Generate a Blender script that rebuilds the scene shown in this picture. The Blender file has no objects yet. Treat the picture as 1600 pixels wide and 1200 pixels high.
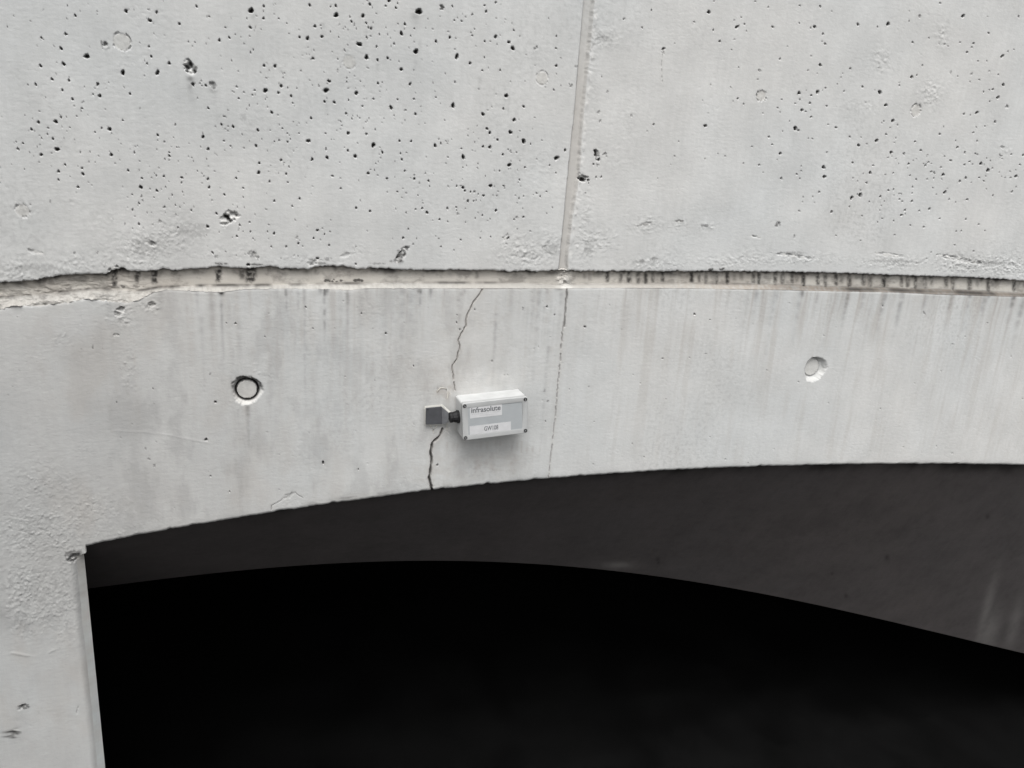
import bpy, bmesh, math, random
import numpy as np
from mathutils import Vector, Matrix

random.seed(7)
RNG = np.random.default_rng(11)
sc = bpy.context.scene
C = sc.collection

# ---------------------------------------------------------------- camera
F_PX, D_CAM = 1200.0, 2.0           # focal length in photo pixels (1600 wide), distance to the wall
_v = np.array([519 - 800.0, 4765 - 600.0])
_xn = -400.0
_yn = (-F_PX ** 2 - _v[0] * _xn) / _v[1]
_n = np.array([_xn, _yn, F_PX]); _n /= np.linalg.norm(_n)
_dn = np.array([_v[0], _v[1], F_PX]); _dn /= np.linalg.norm(_dn)
_z = -_dn; _y = _n; _x = np.cross(_y, _z)
MW = np.stack([_x, _y, _z])         # rows: world axes in camera coordinates (x right, y down, z forward)

cam_d = bpy.data.cameras.new("camera")
cam_d.sensor_width = 36.0
cam_d.lens = 36.0 * F_PX / 1600.0
cam_d.clip_start = 0.01
cam_d.clip_end = 2000
cam = bpy.data.objects.new("camera", cam_d)
C.objects.link(cam)
R = MW @ np.array([[1, 0, 0], [0, -1, 0], [0, 0, -1.0]])
m4 = Matrix.Identity(4)
for i in range(3):
    for j in range(3):
        m4[i][j] = R[i][j]
cam.matrix_world = m4
sc.camera = cam

# ---------------------------------------------------------------- world, sun, exposure
SUN_EL, SUN_AZ = math.radians(60), math.radians(-12)     # azimuth measured from -Y towards +X
world = bpy.data.worlds.new("World")
sc.world = world
world.use_nodes = True
nt = world.node_tree
nt.nodes.clear()
sky = nt.nodes.new("ShaderNodeTexSky"); sky.sky_type = 'NISHITA'; sky.sun_disc = False
sky.sun_elevation = SUN_EL
sky.sun_rotation = math.pi - SUN_AZ
sky.air_density = 1.0; sky.dust_density = 4.0; sky.ozone_density = 1.0
hs = nt.nodes.new("ShaderNodeHueSaturation"); hs.inputs['Saturation'].default_value = 0.08
bg = nt.nodes.new("ShaderNodeBackground"); bg.inputs['Strength'].default_value = 0.15
wo = nt.nodes.new("ShaderNodeOutputWorld")
nt.links.new(sky.outputs[0], hs.inputs['Color'])
nt.links.new(hs.outputs[0], bg.inputs['Color'])
nt.links.new(bg.outputs[0], wo.inputs['Surface'])

sun_d = bpy.data.lights.new("sun", 'SUN')
sun_d.energy = 1.25; sun_d.angle = math.radians(34); sun_d.color = (1.0, 0.985, 0.96)
sun = bpy.data.objects.new("sun", sun_d); C.objects.link(sun)
sdir = Vector((math.sin(SUN_AZ) * math.cos(SUN_EL), -math.cos(SUN_AZ) * math.cos(SUN_EL), math.sin(SUN_EL)))
sun.rotation_euler = sdir.to_track_quat('Z', 'Y').to_euler()
sun.location = sdir * 20

sc.view_settings.view_transform = 'Standard'
sc.view_settings.look = 'None'
sc.view_settings.exposure = 0.66
sc.view_settings.gamma = 1.0
sc.view_settings.use_curve_mapping = False
sc.render.engine = 'CYCLES'
sc.cycles.max_bounces = 8
sc.cycles.diffuse_bounces = 5


# ---------------------------------------------------------------- helpers
def U(px, py, Y=0.0):
    """a point of the traced photograph on the vertical plane y = Y -> world x, z"""
    px = np.asarray(px, float); py = np.asarray(py, float)
    r = np.stack([px - 800, py - 600, np.full_like(px, F_PX)], -1) @ MW.T
    s = (D_CAM + Y) / r[..., 1]
    return r[..., 0] * s, r[..., 2] * s


def U1(px, py, Y=0.0):
    a, b = U(px, py, Y)
    return float(a), float(b)
# camera stands at (0, -D_CAM, 0); the wall face is y = 0
cam.location = (0, -D_CAM, 0)


def tag(o, label=None, cat=None, group=None, kind=None):
    for k, v in (("label", label), ("category", cat), ("group", group), ("kind", kind)):
        if v:
            o[k] = v
    return o


def empty(name, loc=(0, 0, 0), rot=None):
    o = bpy.data.objects.new(name, None)
    o.empty_display_size = 0.05
    o.location = loc
    if rot is not None:
        o.rotation_euler = rot
    C.objects.link(o)
    return o


def link(name, me, mat, parent=None, smooth=False):
    o = bpy.data.objects.new(name, me)
    C.objects.link(o)
    if mat:
        me.materials.append(mat)
    if parent:
        o.parent = parent
    if smooth:
        me.polygons.foreach_set('use_smooth', np.ones(len(me.polygons), bool))
    return o


def bm_obj(name, bm, mat, parent=None, smooth=False):
    me = bpy.data.meshes.new(name)
    bm.normal_update()
    bm.to_mesh(me); bm.free()
    return link(name, me, mat, parent, smooth)


# gradient noise in numpy
def _hash(ix, iy, seed):
    h = (ix.astype(np.int64) * 374761393 + iy.astype(np.int64) * 668265263 + seed * 974634777) & 0xffffffff
    h = ((h ^ (h >> 13)) * 1274126177) & 0xffffffff
    return (h ^ (h >> 16)) & 0xffff


def perlin(X, Y, seed):
    ix = np.floor(X); iy = np.floor(Y)
    fx = X - ix; fy = Y - iy
    ix = ix.astype(np.int64); iy = iy.astype(np.int64)
    u = fx * fx * fx * (fx * (fx * 6 - 15) + 10); v = fy * fy * fy * (fy * (fy * 6 - 15) + 10)

    def g(a, b):
        th = _hash(ix + a, iy + b, seed) * (2 * math.pi / 65536)
        return np.cos(th) * (fx - a) + np.sin(th) * (fy - b)
    n0 = g(0, 0) * (1 - u) + g(1, 0) * u
    n1 = g(0, 1) * (1 - u) + g(1, 1) * u
    return (n0 * (1 - v) + n1 * v) * 1.5


def fbm(X, Y, scale, seed, octv=3, gain=0.5, ax=1.0):
    t = 0; a = 1.0; s = scale
    for k in range(octv):
        t = t + a * perlin(X / (s * ax), Y / s, seed + 17 * k)
        a *= gain; s *= 0.5
    return t


def sstep(a, b, x):
    t = np.clip((x - a) / (b - a), 0, 1)
    return t * t * (3 - 2 * t)


# ---------------------------------------------------------------- materials
def new_mat(name):
    m = bpy.data.materials.new(name); m.use_nodes = True
    t = m.node_tree; b = t.nodes["Principled BSDF"]
    return m, t, b


def N(t, typ, **kw):
    n = t.nodes.new(typ)
    for k, v in kw.items():
        setattr(n, k, v)
    return n


def mixc(t, fac, a, b, mode='MIX'):
    n = t.nodes.new("ShaderNodeMix"); n.data_type = 'RGBA'; n.blend_type = mode
    for sock, val in ((n.inputs[0], fac), (n.inputs[6], a), (n.inputs[7], b)):
        if isinstance(val, bpy.types.NodeSocket):
            t.links.new(val, sock)
        elif isinstance(val, (int, float)):
            sock.default_value = val
        else:
            sock.default_value = (*val, 1)
    return n.outputs[2]


def ramp(t, src, p0, p1, c0=0.0, c1=1.0):
    n = t.nodes.new("ShaderNodeMapRange"); n.clamp = True
    n.inputs[1].default_value = p0; n.inputs[2].default_value = p1
    n.inputs[3].default_value = c0; n.inputs[4].default_value = c1
    t.links.new(src, n.inputs[0])
    return n.outputs[0]


def noise(t, vec, scale, detail=4, rough=0.55, sc3=None):
    n = t.nodes.new("ShaderNodeTexNoise")
    n.inputs['Scale'].default_value = scale
    n.inputs['Detail'].default_value = detail
    n.inputs['Roughness'].default_value = rough
    if sc3 is not None:
        mp = t.nodes.new("ShaderNodeMapping"); mp.inputs['Scale'].default_value = sc3
        t.links.new(vec, mp.inputs['Vector']); vec = mp.outputs[0]
    t.links.new(vec, n.inputs['Vector'])
    return n.outputs['Fac']


def concrete(name, base, attrs=True, bump=0.24, dark=(0.018, 0.016, 0.015), cloud=0.10):
    m, t, b = new_mat(name)
    tc = t.nodes.new("ShaderNodeTexCoord"); P = tc.outputs['Object']
    cool = tuple(c * k for c, k in zip(base, (0.975, 0.985, 0.985)))
    warm = tuple(c * k for c, k in zip(base, (1.01, 1.0, 0.985)))
    col = mixc(t, ramp(t, noise(t, P, 1.6, 3), 0.38, 0.62), cool, warm)
    # cloudy mottling of the cement skin, horizontal trowel and shutter grain, fine speckle
    g1 = ramp(t, noise(t, P, 7.0, 5, 0.6), 0.3, 0.7, 1 - cloud, 1 + cloud * .45)
    g2 = ramp(t, noise(t, P, 40, 4, 0.6, (1.0, 1, 4.5)), 0.3, 0.7, 1 - cloud * .45, 1 + cloud * .3)
    g4 = ramp(t, noise(t, P, 26, 4, 0.6, (3.0, 1, 0.5)), 0.3, 0.7, 1 - cloud * .35, 1 + cloud * .25)
    g3 = ramp(t, noise(t, P, 520, 3, 0.7), 0.25, 0.75, 0.94, 1.05)
    for g in (g1, g2, g4, g3):
        cc = t.nodes.new("ShaderNodeCombineColor")
        for k in range(3):
            t.links.new(g, cc.inputs[k])
        col = mixc(t, 1.0, col, cc.outputs[0], 'MULTIPLY')
    if attrs:
        at = t.nodes.new("ShaderNodeAttribute"); at.attribute_name = "stain_shade"
        sp = t.nodes.new("ShaderNodeSeparateColor")
        t.links.new(at.outputs['Color'], sp.inputs[0])
        # B: pale lime bloom / fresh mortar / painted light, G: warm brown film, R: black grime / painted shade
        aw = t.nodes.new("ShaderNodeAttribute"); aw.attribute_name = "light_falloff"
        wv = ramp(t, aw.outputs['Fac'], 0, 1, 1.0, 0.5)  # painted light falloff, darkens the base colour
        cc = t.nodes.new("ShaderNodeCombineColor")
        for k in range(3):
            t.links.new(wv, cc.inputs[k])
        col = mixc(t, 1.0, col, cc.outputs[0], 'MULTIPLY')
        col = mixc(t, sp.outputs[2], col, (0.60, 0.585, 0.555))
        col = mixc(t, sp.outputs[1], col, (0.27, 0.235, 0.20))
        col = mixc(t, sp.outputs[0], col, dark)
    t.links.new(col, b.inputs['Base Color'])
    b.inputs['Roughness'].default_value = 0.88
    b.inputs['Specular IOR Level'].default_value = 0.3
    bp = t.nodes.new("ShaderNodeBump"); bp.inputs['Strength'].default_value = bump
    bp.inputs['Distance'].default_value = 0.0012
    ad = t.nodes.new("ShaderNodeMath"); ad.operation = 'ADD'
    t.links.new(noise(t, P, 300, 4, 0.65), ad.inputs[0])
    t.links.new(noise(t, P, 130, 3, 0.6, (1, 1, 1.7)), ad.inputs[1])
    if attrs:
        ar = t.nodes.new("ShaderNodeAttribute"); ar.attribute_name = "rough"
        mu = t.nodes.new("ShaderNodeMath"); mu.operation = 'MULTIPLY'
        nz = noise(t, P, 210, 5, 0.75, (1, 1, 1.6))
        t.links.new(nz, mu.inputs[0]); t.links.new(ramp(t, ar.outputs['Fac'], 0, 1, 0, 3.5), mu.inputs[1])
        a2 = t.nodes.new("ShaderNodeMath"); a2.operation = 'ADD'
        t.links.new(ad.outputs[0], a2.inputs[0]); t.links.new(mu.outputs[0], a2.inputs[1])
        t.links.new(a2.outputs[0], bp.inputs['Height'])
    else:
        t.links.new(ad.outputs[0], bp.inputs['Height'])
    t.links.new(bp.outputs[0], b.inputs['Normal'])
    return m


WALL = (0.487, 0.489, 0.484)
M_panel = concrete("cast_concrete", WALL)
M_lower = concrete("cast_concrete_lower", tuple(c * .965 for c in WALL), cloud=0.09)
M_band = concrete("recess_concrete", (0.52, 0.495, 0.455))
M_ledge = concrete("ledge_mortar", (0.37, 0.357, 0.335), bump=0.6)
M_joint = concrete("joint_filler", (0.44, 0.433, 0.42), bump=0.1, cloud=0.05)
M_plug = concrete("plug_mortar", (0.47, 0.465, 0.45), bump=0.2)
M_reveal = concrete("reveal_concrete", (0.40, 0.415, 0.415), bump=0.15)
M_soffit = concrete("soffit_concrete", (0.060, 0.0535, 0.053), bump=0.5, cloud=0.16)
M_inner = concrete("dark_concrete", (0.022, 0.020, 0.023), attrs=False)  # even near-black base for the tunnel interior


def simple(name, col, rough=0.5, metal=0.0, vary=0.06, scale=60, spec=0.5, bump=0.0):
    m, t, b = new_mat(name)
    tc = t.nodes.new("ShaderNodeTexCoord"); P = tc.outputs['Object']
    c = mixc(t, ramp(t, noise(t, P, scale, 4), 0.3, 0.7), tuple(x * (1 - vary) for x in col), tuple(min(1, x * (1 + vary)) for x in col))
    t.links.new(c, b.inputs['Base Color'])
    b.inputs['Roughness'].default_value = rough
    b.inputs['Metallic'].default_value = metal
    b.inputs['Specular IOR Level'].default_value = spec
    if bump:
        bp = t.nodes.new("ShaderNodeBump"); bp.inputs['Strength'].default_value = bump; bp.inputs['Distance'].default_value = 0.0005
        t.links.new(noise(t, P, scale * 12, 3), bp.inputs['Height'])
        t.links.new(bp.outputs[0], b.inputs['Normal'])
    return m


M_box = simple("light_grey_plastic", (0.46, 0.465, 0.46), 0.5, vary=0.10, scale=22, bump=0.1)
M_lid = simple("lid_grey_plastic", (0.335, 0.34, 0.337), 0.5, vary=0.06, scale=26, bump=0.1)
M_inset = simple("blue_grey_plastic", (0.30, 0.315, 0.322), 0.45, vary=0.04, scale=30)
M_paper = simple("white_sticker", (0.46, 0.46, 0.465), 0.6, vary=0.05, scale=70)
M_ink = simple("grey_ink", (0.10, 0.105, 0.11), 0.6, vary=0.2, scale=200)
M_inkl = simple("pale_ink", (0.38, 0.38, 0.39), 0.6, vary=0.2, scale=200)
M_screw = simple("dark_screw", (0.035, 0.033, 0.032), 0.45, 0.3)
M_black = simple("black_rubber", (0.010, 0.010, 0.011), 0.6, vary=0.2, spec=.3)
M_plate = simple("dark_grey_plate", (0.05, 0.051, 0.056), 0.55, vary=0.15, scale=50, bump=0.2)
M_edge = simple("bare_plate_edge", (0.55, 0.54, 0.50), 0.6)
M_glue = simple("dried_glue", (0.52, 0.50, 0.45), 0.5, vary=0.1)

# ---------------------------------------------------------------- traced outlines (photo pixels)
TOP = np.array([(-60, 443), (0, 441), (30, 440), (60, 437), (95, 430), (130, 429), (165, 428), (180, 421), (190, 418), (200, 423), (230, 425),
                (255, 420), (270, 423), (300, 420), (345, 417), (380, 420), (402, 419), (422, 415), (442, 420), (480, 421), (500, 416),
                (535, 416), (555, 420), (585, 419), (620, 421), (655, 423), (700, 422), (730, 422), (780, 423), (800, 425), (820, 423),
                (840, 425), (870, 422), (895, 423), (915, 424), (975, 424), (1100, 424), (1136, 424), (1222, 425), (1325, 427),
                (1394, 430), (1497, 433), (1566, 436), (1600, 439), (1660, 444)], float)
FRONT = np.array([(-60, 492), (0, 484), (20, 478), (60, 478), (110, 472), (135, 467), (160, 470), (200, 473), (215, 470), (240, 457), (260, 453),
                  (300, 455), (345, 457), (380, 452), (455, 451), (515, 452), (542, 454), (570, 451), (630, 451), (780, 451), (875, 451),
                  (950, 450), (1100, 451), (1136, 452), (1222, 453), (1290, 455), (1394, 457), (1462, 460), (1600, 464), (1660, 467)], float)
INNER = np.array([(-60, 470), (0, 465), (25, 463), (92, 457), (140, 452), (185, 453), (215, 455), (250, 449), (300, 447), (350, 446), (400, 446),
                  (492, 444), (617, 442), (780, 442), (825, 442), (875, 445), (925, 443), (1100, 443), (1222, 445), (1290, 448),
                  (1394, 450), (1497, 453), (1600, 459), (1660, 462)], float)
ARCH = np.array([(60, 868), (135, 850), (170, 843), (240, 831), (300, 822), (350, 813), (440, 800), (500, 790), (560, 782), (620, 775), (680, 767),
                 (740, 760), (800, 753), (860, 747), (940, 741), (1020, 737), (1100, 734), (1200, 730), (1300, 727), (1400, 725),
                 (1500, 725), (1600, 727), (1700, 730)], float)
FAR = np.array([(-100, 952), (0, 937), (135, 920), (300, 900), (450, 886), (600, 877), (700, 875.5), (800, 878), (900, 886), (1000, 898), (1160, 922),
                (1300, 950), (1450, 986), (1600, 1019), (1700, 1044)], float)
G_DEP = 0.018                        # depth of the horizontal recess
SOF = 0.45                           # depth at which the soffit ends


def curve(P, Y=0.0, kind='lin'):
    x, z = U(P[:, 0], P[:, 1], Y)
    return x, z


def smooth(P, deg=5):
    c = np.polynomial.Polynomial.fit(P[:, 0], P[:, 1], deg)
    q = np.arange(P[0, 0], P[-1, 0] + 1, 4.0)
    return np.stack([q, c(q)], 1)


ARCH = smooth(ARCH[1:]); ARCH[:, 1] += 5.5 * np.exp(-(ARCH[:, 0] - 135) / 55); FAR = smooth(FAR)
ARCH = np.concatenate([[(60, ARCH[0, 1] + 17)], ARCH])
tx, tz = curve(TOP); fx_, fz_ = curve(FRONT); inx, inz = curve(INNER, G_DEP)
axx, axz = curve(ARCH); sx, sz = curve(FAR, SOF)
APEX = (float(axx[-1]) + 1.4 + float(U1(118.5, 880)[0])) / 2     # middle of the opening; its right pier stands beyond the frame

# ---------------------------------------------------------------- the sheet of the wall
cols_px = np.arange(-45, 1650, 1.3)
X0 = U(cols_px, np.full_like(cols_px, 520.0))[0]
step = 0.0020
zt_hi, z_lo, z_arch_lo = 0.70, -1.80, -1.08
# rows: finer where the camera is near
_fz = np.concatenate([tz[1:-1], fz_[1:-1]]); zg0, zg1 = _fz.min() - .004, _fz.max() + .008
print('groove', zg0, zg1)
Z0 = [zt_hi]; zg0, zg1 = -.352, -.278
while Z0[-1] > z_lo:
    z = Z0[-1]
    Z0.append(z - (0.0011 if zg0 < z < zg1 else 0.0021 if z > z_arch_lo else 0.0028))
Z0 = np.array(Z0)
# coarse continuation beyond the frame
WING = 1.9
XR_END = 2 * APEX - float(U1(135, 850)[0]) + 1.8
xl = X0[0] - np.cumsum(0.004 * 1.35 ** np.arange(19)); xl = xl[xl > X0[0] - WING]
xr = X0[-1] + np.cumsum(np.minimum(0.004 * 1.25 ** np.arange(90), 0.06)); xr = xr[xr < XR_END]
xs = np.concatenate([xl[::-1], X0, xr])
zu = Z0[0] + np.cumsum(np.minimum(0.004 * 1.3 ** np.arange(40), 0.06)); zu = zu[zu < 1.75]
GROUND = -2.9
zd = Z0[-1] - np.cumsum(np.minimum(0.004 * 1.3 ** np.arange(60), 0.06)); zd = zd[zd > GROUND]
zs = np.concatenate([zu[::-1], Z0, zd, [GROUND - .02]])
nx, nz = len(xs), len(zs)
X, Z = np.meshgrid(xs, zs)
zt = np.interp(xs, tx, tz); zf = np.interp(xs, fx_, fz_); zi = np.interp(xs, inx, inz)
chip = fbm(xs, xs * 0 + 3.3, 0.014, 5, 4, .6); chip2 = fbm(xs, xs * 0 + 9.3, 0.010, 8, 3, .6)
zt = zt + 0.0022 * chip
zf = zf + (0.0005 + .0016 * sstep(.9, -.2, xs)) * chip2
zi = np.maximum(zi, zf + 0.004)
for j in range(nx):                  # the rows of the sheet run along the lips of the recess
    Z[:, j] = np.interp(zs[::-1], [-.52, -.345, -.329, -.284, -.14], [-.52, zf[j], zi[j], zt[j], -.14])[::-1] if True else 0
    o_ = (zs > -.14) | (zs < -.52); Z[o_, j] = zs[o_]
zt, zf, zi = zt[None, :], zf[None, :], zi[None, :]
D = np.zeros_like(X)
SR = np.zeros_like(X); SG = np.zeros_like(X); SB = np.zeros_like(X)   # grime and painted shade, brown film, pale bloom and painted light


def proj(Xw, Zw, Y=0.0):
    c = np.stack([Xw, np.full_like(Xw, D_CAM + Y), Zw], -1) @ MW
    return 800 + F_PX * c[..., 0] / c[..., 2], 600 + F_PX * c[..., 1] / c[..., 2]


PX, PY = proj(X, Z)                   # only used to place traced marks on the wall

# near arch: mirrored beyond its crown
sl_e = (axz[-1] - axz[-9]) / (axx[-1] - axx[-9]) * 1.3
za = np.where(xs > axx[-1], axz[-1] + sl_e * (xs - axx[-1]), np.interp(xs, axx, axz))
edge_n = fbm(xs * 1.0, xs * 0 + 1.7, 0.03, 21, 4, .6)
za = za + 0.0013 * edge_n
for cpx in (205, 262, 300, 342, 437, 452, 520, 610, 662, 690, 760, 835, 905, 1010, 1180, 1290, 1480):
    cxx = U1(cpx, 780)[0]
    za = za + RNG.uniform(.0008, .0034) * np.exp(-(np.abs(xs - cxx) / RNG.uniform(.006, .014)) ** 3)
XJ = float(U1(118.5, 880)[0]); XNUB = float(U1(134, 856)[0]); ZNUB = float(U1(134, 864)[1]); ZCOR = float(U1(134, 850)[1])
XJR = 2 * APEX - XJ

dxs = xs; dzs = zs                    # zs descends


def window(cx, cz, rx, rz):
    if -.62 < cz + rz and cz - rz < -.10:
        rz = rz + .07                 # rows are bent here
    j0 = np.searchsorted(dxs, cx - rx); j1 = np.searchsorted(dxs, cx + rx)
    i0 = np.searchsorted(-dzs, -(cz + rz)); i1 = np.searchsorted(-dzs, -(cz - rz))
    return slice(max(i0 - 1, 0), i1 + 1), slice(max(j0 - 1, 0), j1 + 1)


# --- general relief
print("grid", X.shape)
rel = 0.00012 * fbm(X, Z, 0.012, 31, 3, .55, ax=1.6) + 0.0009 * fbm(X, Z, 0.22, 37, 2)
D += rel
D += 0.00010 * fbm(X, Z, 0.0065, 33, 2, .7, ax=1.9) * (0.5 + sstep(-.3, .5, fbm(X, Z, .13, 35, 3)))

# rough areas: (px, py, rx, ry, amount)
ROUGH = [(25, 425, 60, 30, 1.0), (60, 425, 60, 22, .9), (130, 412, 60, 25, .9), (220, 395, 60, 35, 1.0), (270, 372, 45, 35, .8), (330, 395, 70, 22, .45), (160, 340, 60, 25, .35),
         (480, 408, 90, 12, .5), (560, 392, 25, 14, .5), (820, 395, 50, 30, .9), (860, 385, 25, 30, .8), (850, 280, 60, 60, .25), (915, 385, 22, 35, .8),
         (925, 60, 10, 70, .7), (945, 62, 22, 18, .9), (930, 120, 8, 90, .4), (915, 340, 12, 60, .6), (940, 376, 30, 25, .7), (1010, 350, 35, 16, .7), (1065, 347, 14, 7, .8), (1105, 355, 20, 9, .7),
         (1020, 412, 60, 10, .9), (1150, 408, 70, 10, .8), (1250, 405, 90, 10, .7), (1180, 395, 40, 12, .5), (1400, 410, 80, 12, .8), (1520, 412, 70, 18, 1.1), (1580, 415, 50, 22, 1.1),
         (1375, 95, 18, 28, .7), (1452, 148, 20, 26, .9), (1474, 55, 12, 24, .8), (1355, 165, 30, 12, .6), (1320, 168, 20, 8, .4), (1570, 235, 16, 14, .5), (1560, 380, 20, 15, .4),
         (395, 200, 30, 25, .35), (430, 95, 30, 20, .3), (60, 560, 60, 40, .3), (95, 530, 18, 12, .7), (200, 580, 16, 34, .9), (190, 490, 22, 22, 1.0), (235, 478, 16, 10, 1.2),
         (60, 760, 90, 50, .75), (60, 830, 110, 60, 1.05), (140, 800, 90, 40, .75), (50, 920, 80, 50, 1.25), (40, 960, 90, 40, 1.15), (100, 940, 35, 80, 1.0), (200, 830, 60, 22, .6), (110, 870, 25, 30, 1.0),
         (60, 680, 70, 40, .25), (130, 700, 14, 8, .8), (200, 725, 14, 25, .4), (150, 745, 20, 8, .5), (415, 588, 22, 12, .7), (360, 640, 40, 30, .25), (445, 500, 90, 40, .22), (580, 485, 30, 18, .5),
         (940, 500, 90, 45, .18), (690, 614, 26, 16, .25), (445, 785, 26, 14, .45), (690, 765, 60, 8, .6), (740, 480, 15, 30, .25), (960, 250, 35, 30, .35), (985, 180, 20, 60, .3),
         (190, 95, 30, 22, .4), (110, 225, 35, 25, .3), (165, 70, 12, 12, .8), (35, 325, 24, 12, .9), (100, 315, 45, 6, .5), (870, 80, 60, 14, .2), (55, 150, 30, 10, .2)]
RM = np.zeros_like(X)
for (cx, cy, rx, ry, a) in ROUGH:
    q = ((PX - cx) / rx) ** 2 + ((PY - cy) / ry) ** 2
    RM = np.maximum(RM, a * np.exp(-q * 1.1))
bro = 0.55 + 0.45 * np.clip(fbm(X, Z, 0.05, 51, 3, .6) * 1.6 + .3, 0, 1.3)
r1 = fbm(X, Z, 0.013, 61, 3, .62, ax=1.5)
r2 = np.abs(fbm(X, Z, 0.022, 67, 3, .6, ax=1.8))
# grains of stucco and torn cement skin
NG = 15000; got = 0
cand = RNG.uniform(0, 1, (130000, 3))
gx_, gz_ = cand[:, 0] * (X0[-1] - X0[0]) + X0[0], cand[:, 1] * 2.3 - 1.65
gpx, gpy = proj(gx_, gz_)
wgt = np.zeros(len(gpx))
for (cx, cy, rx, ry, a) in ROUGH:
    wgt = np.maximum(wgt, a * np.exp(-(((gpx - cx) / rx) ** 2 + ((gpy - cy) / ry) ** 2) * 1.1))
pick = np.nonzero((cand[:, 2] < wgt * .9) & (gpx > -20) & (gpx < 1620))[0]
print("grains", len(pick))
for k in pick:
    for rep in range(2):
        gx, gz = gx_[k] + RNG.normal(0, .006), gz_[k] + RNG.normal(0, .006)
        ra = RNG.uniform(.0022, .0042) * (1 + .5 * (gpx[k] > 800)); rb = ra * RNG.uniform(.45, .9); an = RNG.normal(.35, .5)
        s = window(gx, gz, ra * 2, ra * 2) if not (-.62 < gz < -.10) else None
        if s is None:
            j0, j1 = np.searchsorted(xs, (gx - ra * 2, gx + ra * 2)); jc = min(max(j0, 0), nx - 1)
            zc = Z[:, jc]; i0, i1 = np.searchsorted(-zc, (-(gz + ra * 2), -(gz - ra * 2)))
            s = (slice(max(i0 - 1, 0), i1 + 2), slice(max(j0 - 1, 0), j1 + 1))
        u = X[s] - gx; v = Z[s] - gz
        ca, sa = math.cos(an), math.sin(an)
        g = np.exp(-(((u * ca + v * sa) / ra) ** 2 + ((-u * sa + v * ca) / rb) ** 2) * 1.3)
        D[s] -= g * RNG.uniform(.0004, .0014) * wgt[k] * (1 if rep == 0 else -.7)
# tiny granular pitting everywhere, thin outside the rough places
r3 = fbm(X + .4 * Z, Z - .25 * X, 0.0095, 69, 3, .85, ax=1.25)
stucco = sstep(480, 600, PY)
D += (RM * bro) * ((0.0008 - .0006 * stucco) * r1 + (0.0009 - .0009 * stucco) * (0.3 - r2) + (0.0006 - .0004 * stucco) * r3)
D += 0.00045 * np.clip(fbm(X, Z, 0.0085, 71, 2, .6, ax=1.3) - .35, 0, 1) * (0.4 + sstep(-.1, .5, fbm(X, Z, .16, 73, 2)))

# ---------------------------------------------------------------- local features
def mpp(px, py):
    a = U1(px, py); b = U1(px + 1, py); c = U1(px, py + 1)
    return b[0] - a[0], a[1] - c[1]


def hole(px, py, r, elong=1.0, ang=0.0, depth=1.5, dirt_shade=.75, ragged=.25):
    cx, cz = U1(px, py); mx, mz = mpp(px, py)
    rr = max(r, 1.0)
    s = window(cx, cz, rr * mx * 2.2 * elong, rr * mz * 2.2 * elong)
    if X[s].size == 0:
        return
    u = (X[s] - cx) / mx; v = (Z[s] - cz) / mz
    ca, sa = math.cos(ang), math.sin(ang)
    a = (u * ca + v * sa) / elong; b = -u * sa + v * ca
    th = np.arctan2(b, a); p1, p2, p3 = RNG.uniform(0, 6.28, 3)
    wob = 1 + ragged * (.5 * np.sin(2 * th + p1) + .3 * np.sin(3 * th + p2) + .25 * np.sin(5 * th + p3))
    q = np.hypot(a, b) / (rr * wob)
    m = np.clip(1.12 - q, 0, 1)
    prof = sstep(0, .55, m)
    dep = depth * rr * (mx + mz) / 2
    if r < 1.0:
        dep *= r
    D[s] = np.maximum(D[s], D[s] * (1 - prof) + prof * dep)
    SB[s] *= 1 - prof
    SR[s] = np.maximum(SR[s], dirt_shade * sstep(.03, .32, m))  # grime, with the shade of the pit's depth painted in


H = []
def add(scale, ox, oy, txt):
    for w in txt.split():
        a = w.split(',')
        H.append((ox + float(a[0]) / scale, oy + float(a[1]) / scale, float(a[2]) / scale, a[3] if len(a) > 3 else ''))


add(5, 0, 0, """985,88,14,h 1170,160,14 1223,95,11,v 588,122,10 515,267,11 323,297,9 477,380,12 678,440,20 497,500,14 318,516,11 800,350,14,c 1165,365,8
1182,441,9 1150,498,7 1322,495,12,v 1230,568,17,d 960,568,18,d 1508,660,13 1402,187,9 1536,50,8 763,658,12 780,750,12 730,740,7 407,620,10 279,660,10
540,628,10 487,706,9 567,775,10 218,663,5 1018,733,8 640,848,8,h 477,915,9 436,951,14 301,956,11,h 247,1013,10 372,1050,7 415,1087,9 376,1001,6
857,1010,14 795,1002,7 743,1033,6 960,941,7 1370,975,7 1232,1057,9 1587,1070,12 180,1120,8 140,1165,9 128,1110,6 446,1167,17,h 1050,1190,8
1094,848,5 57,208,4 760,90,4 527,48,5 1160,78,5 1475,330,5 1525,330,5 1290,1110,5 1380,1150,5 870,1045,5 545,997,5 600,910,4 325,1080,6""")
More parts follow.
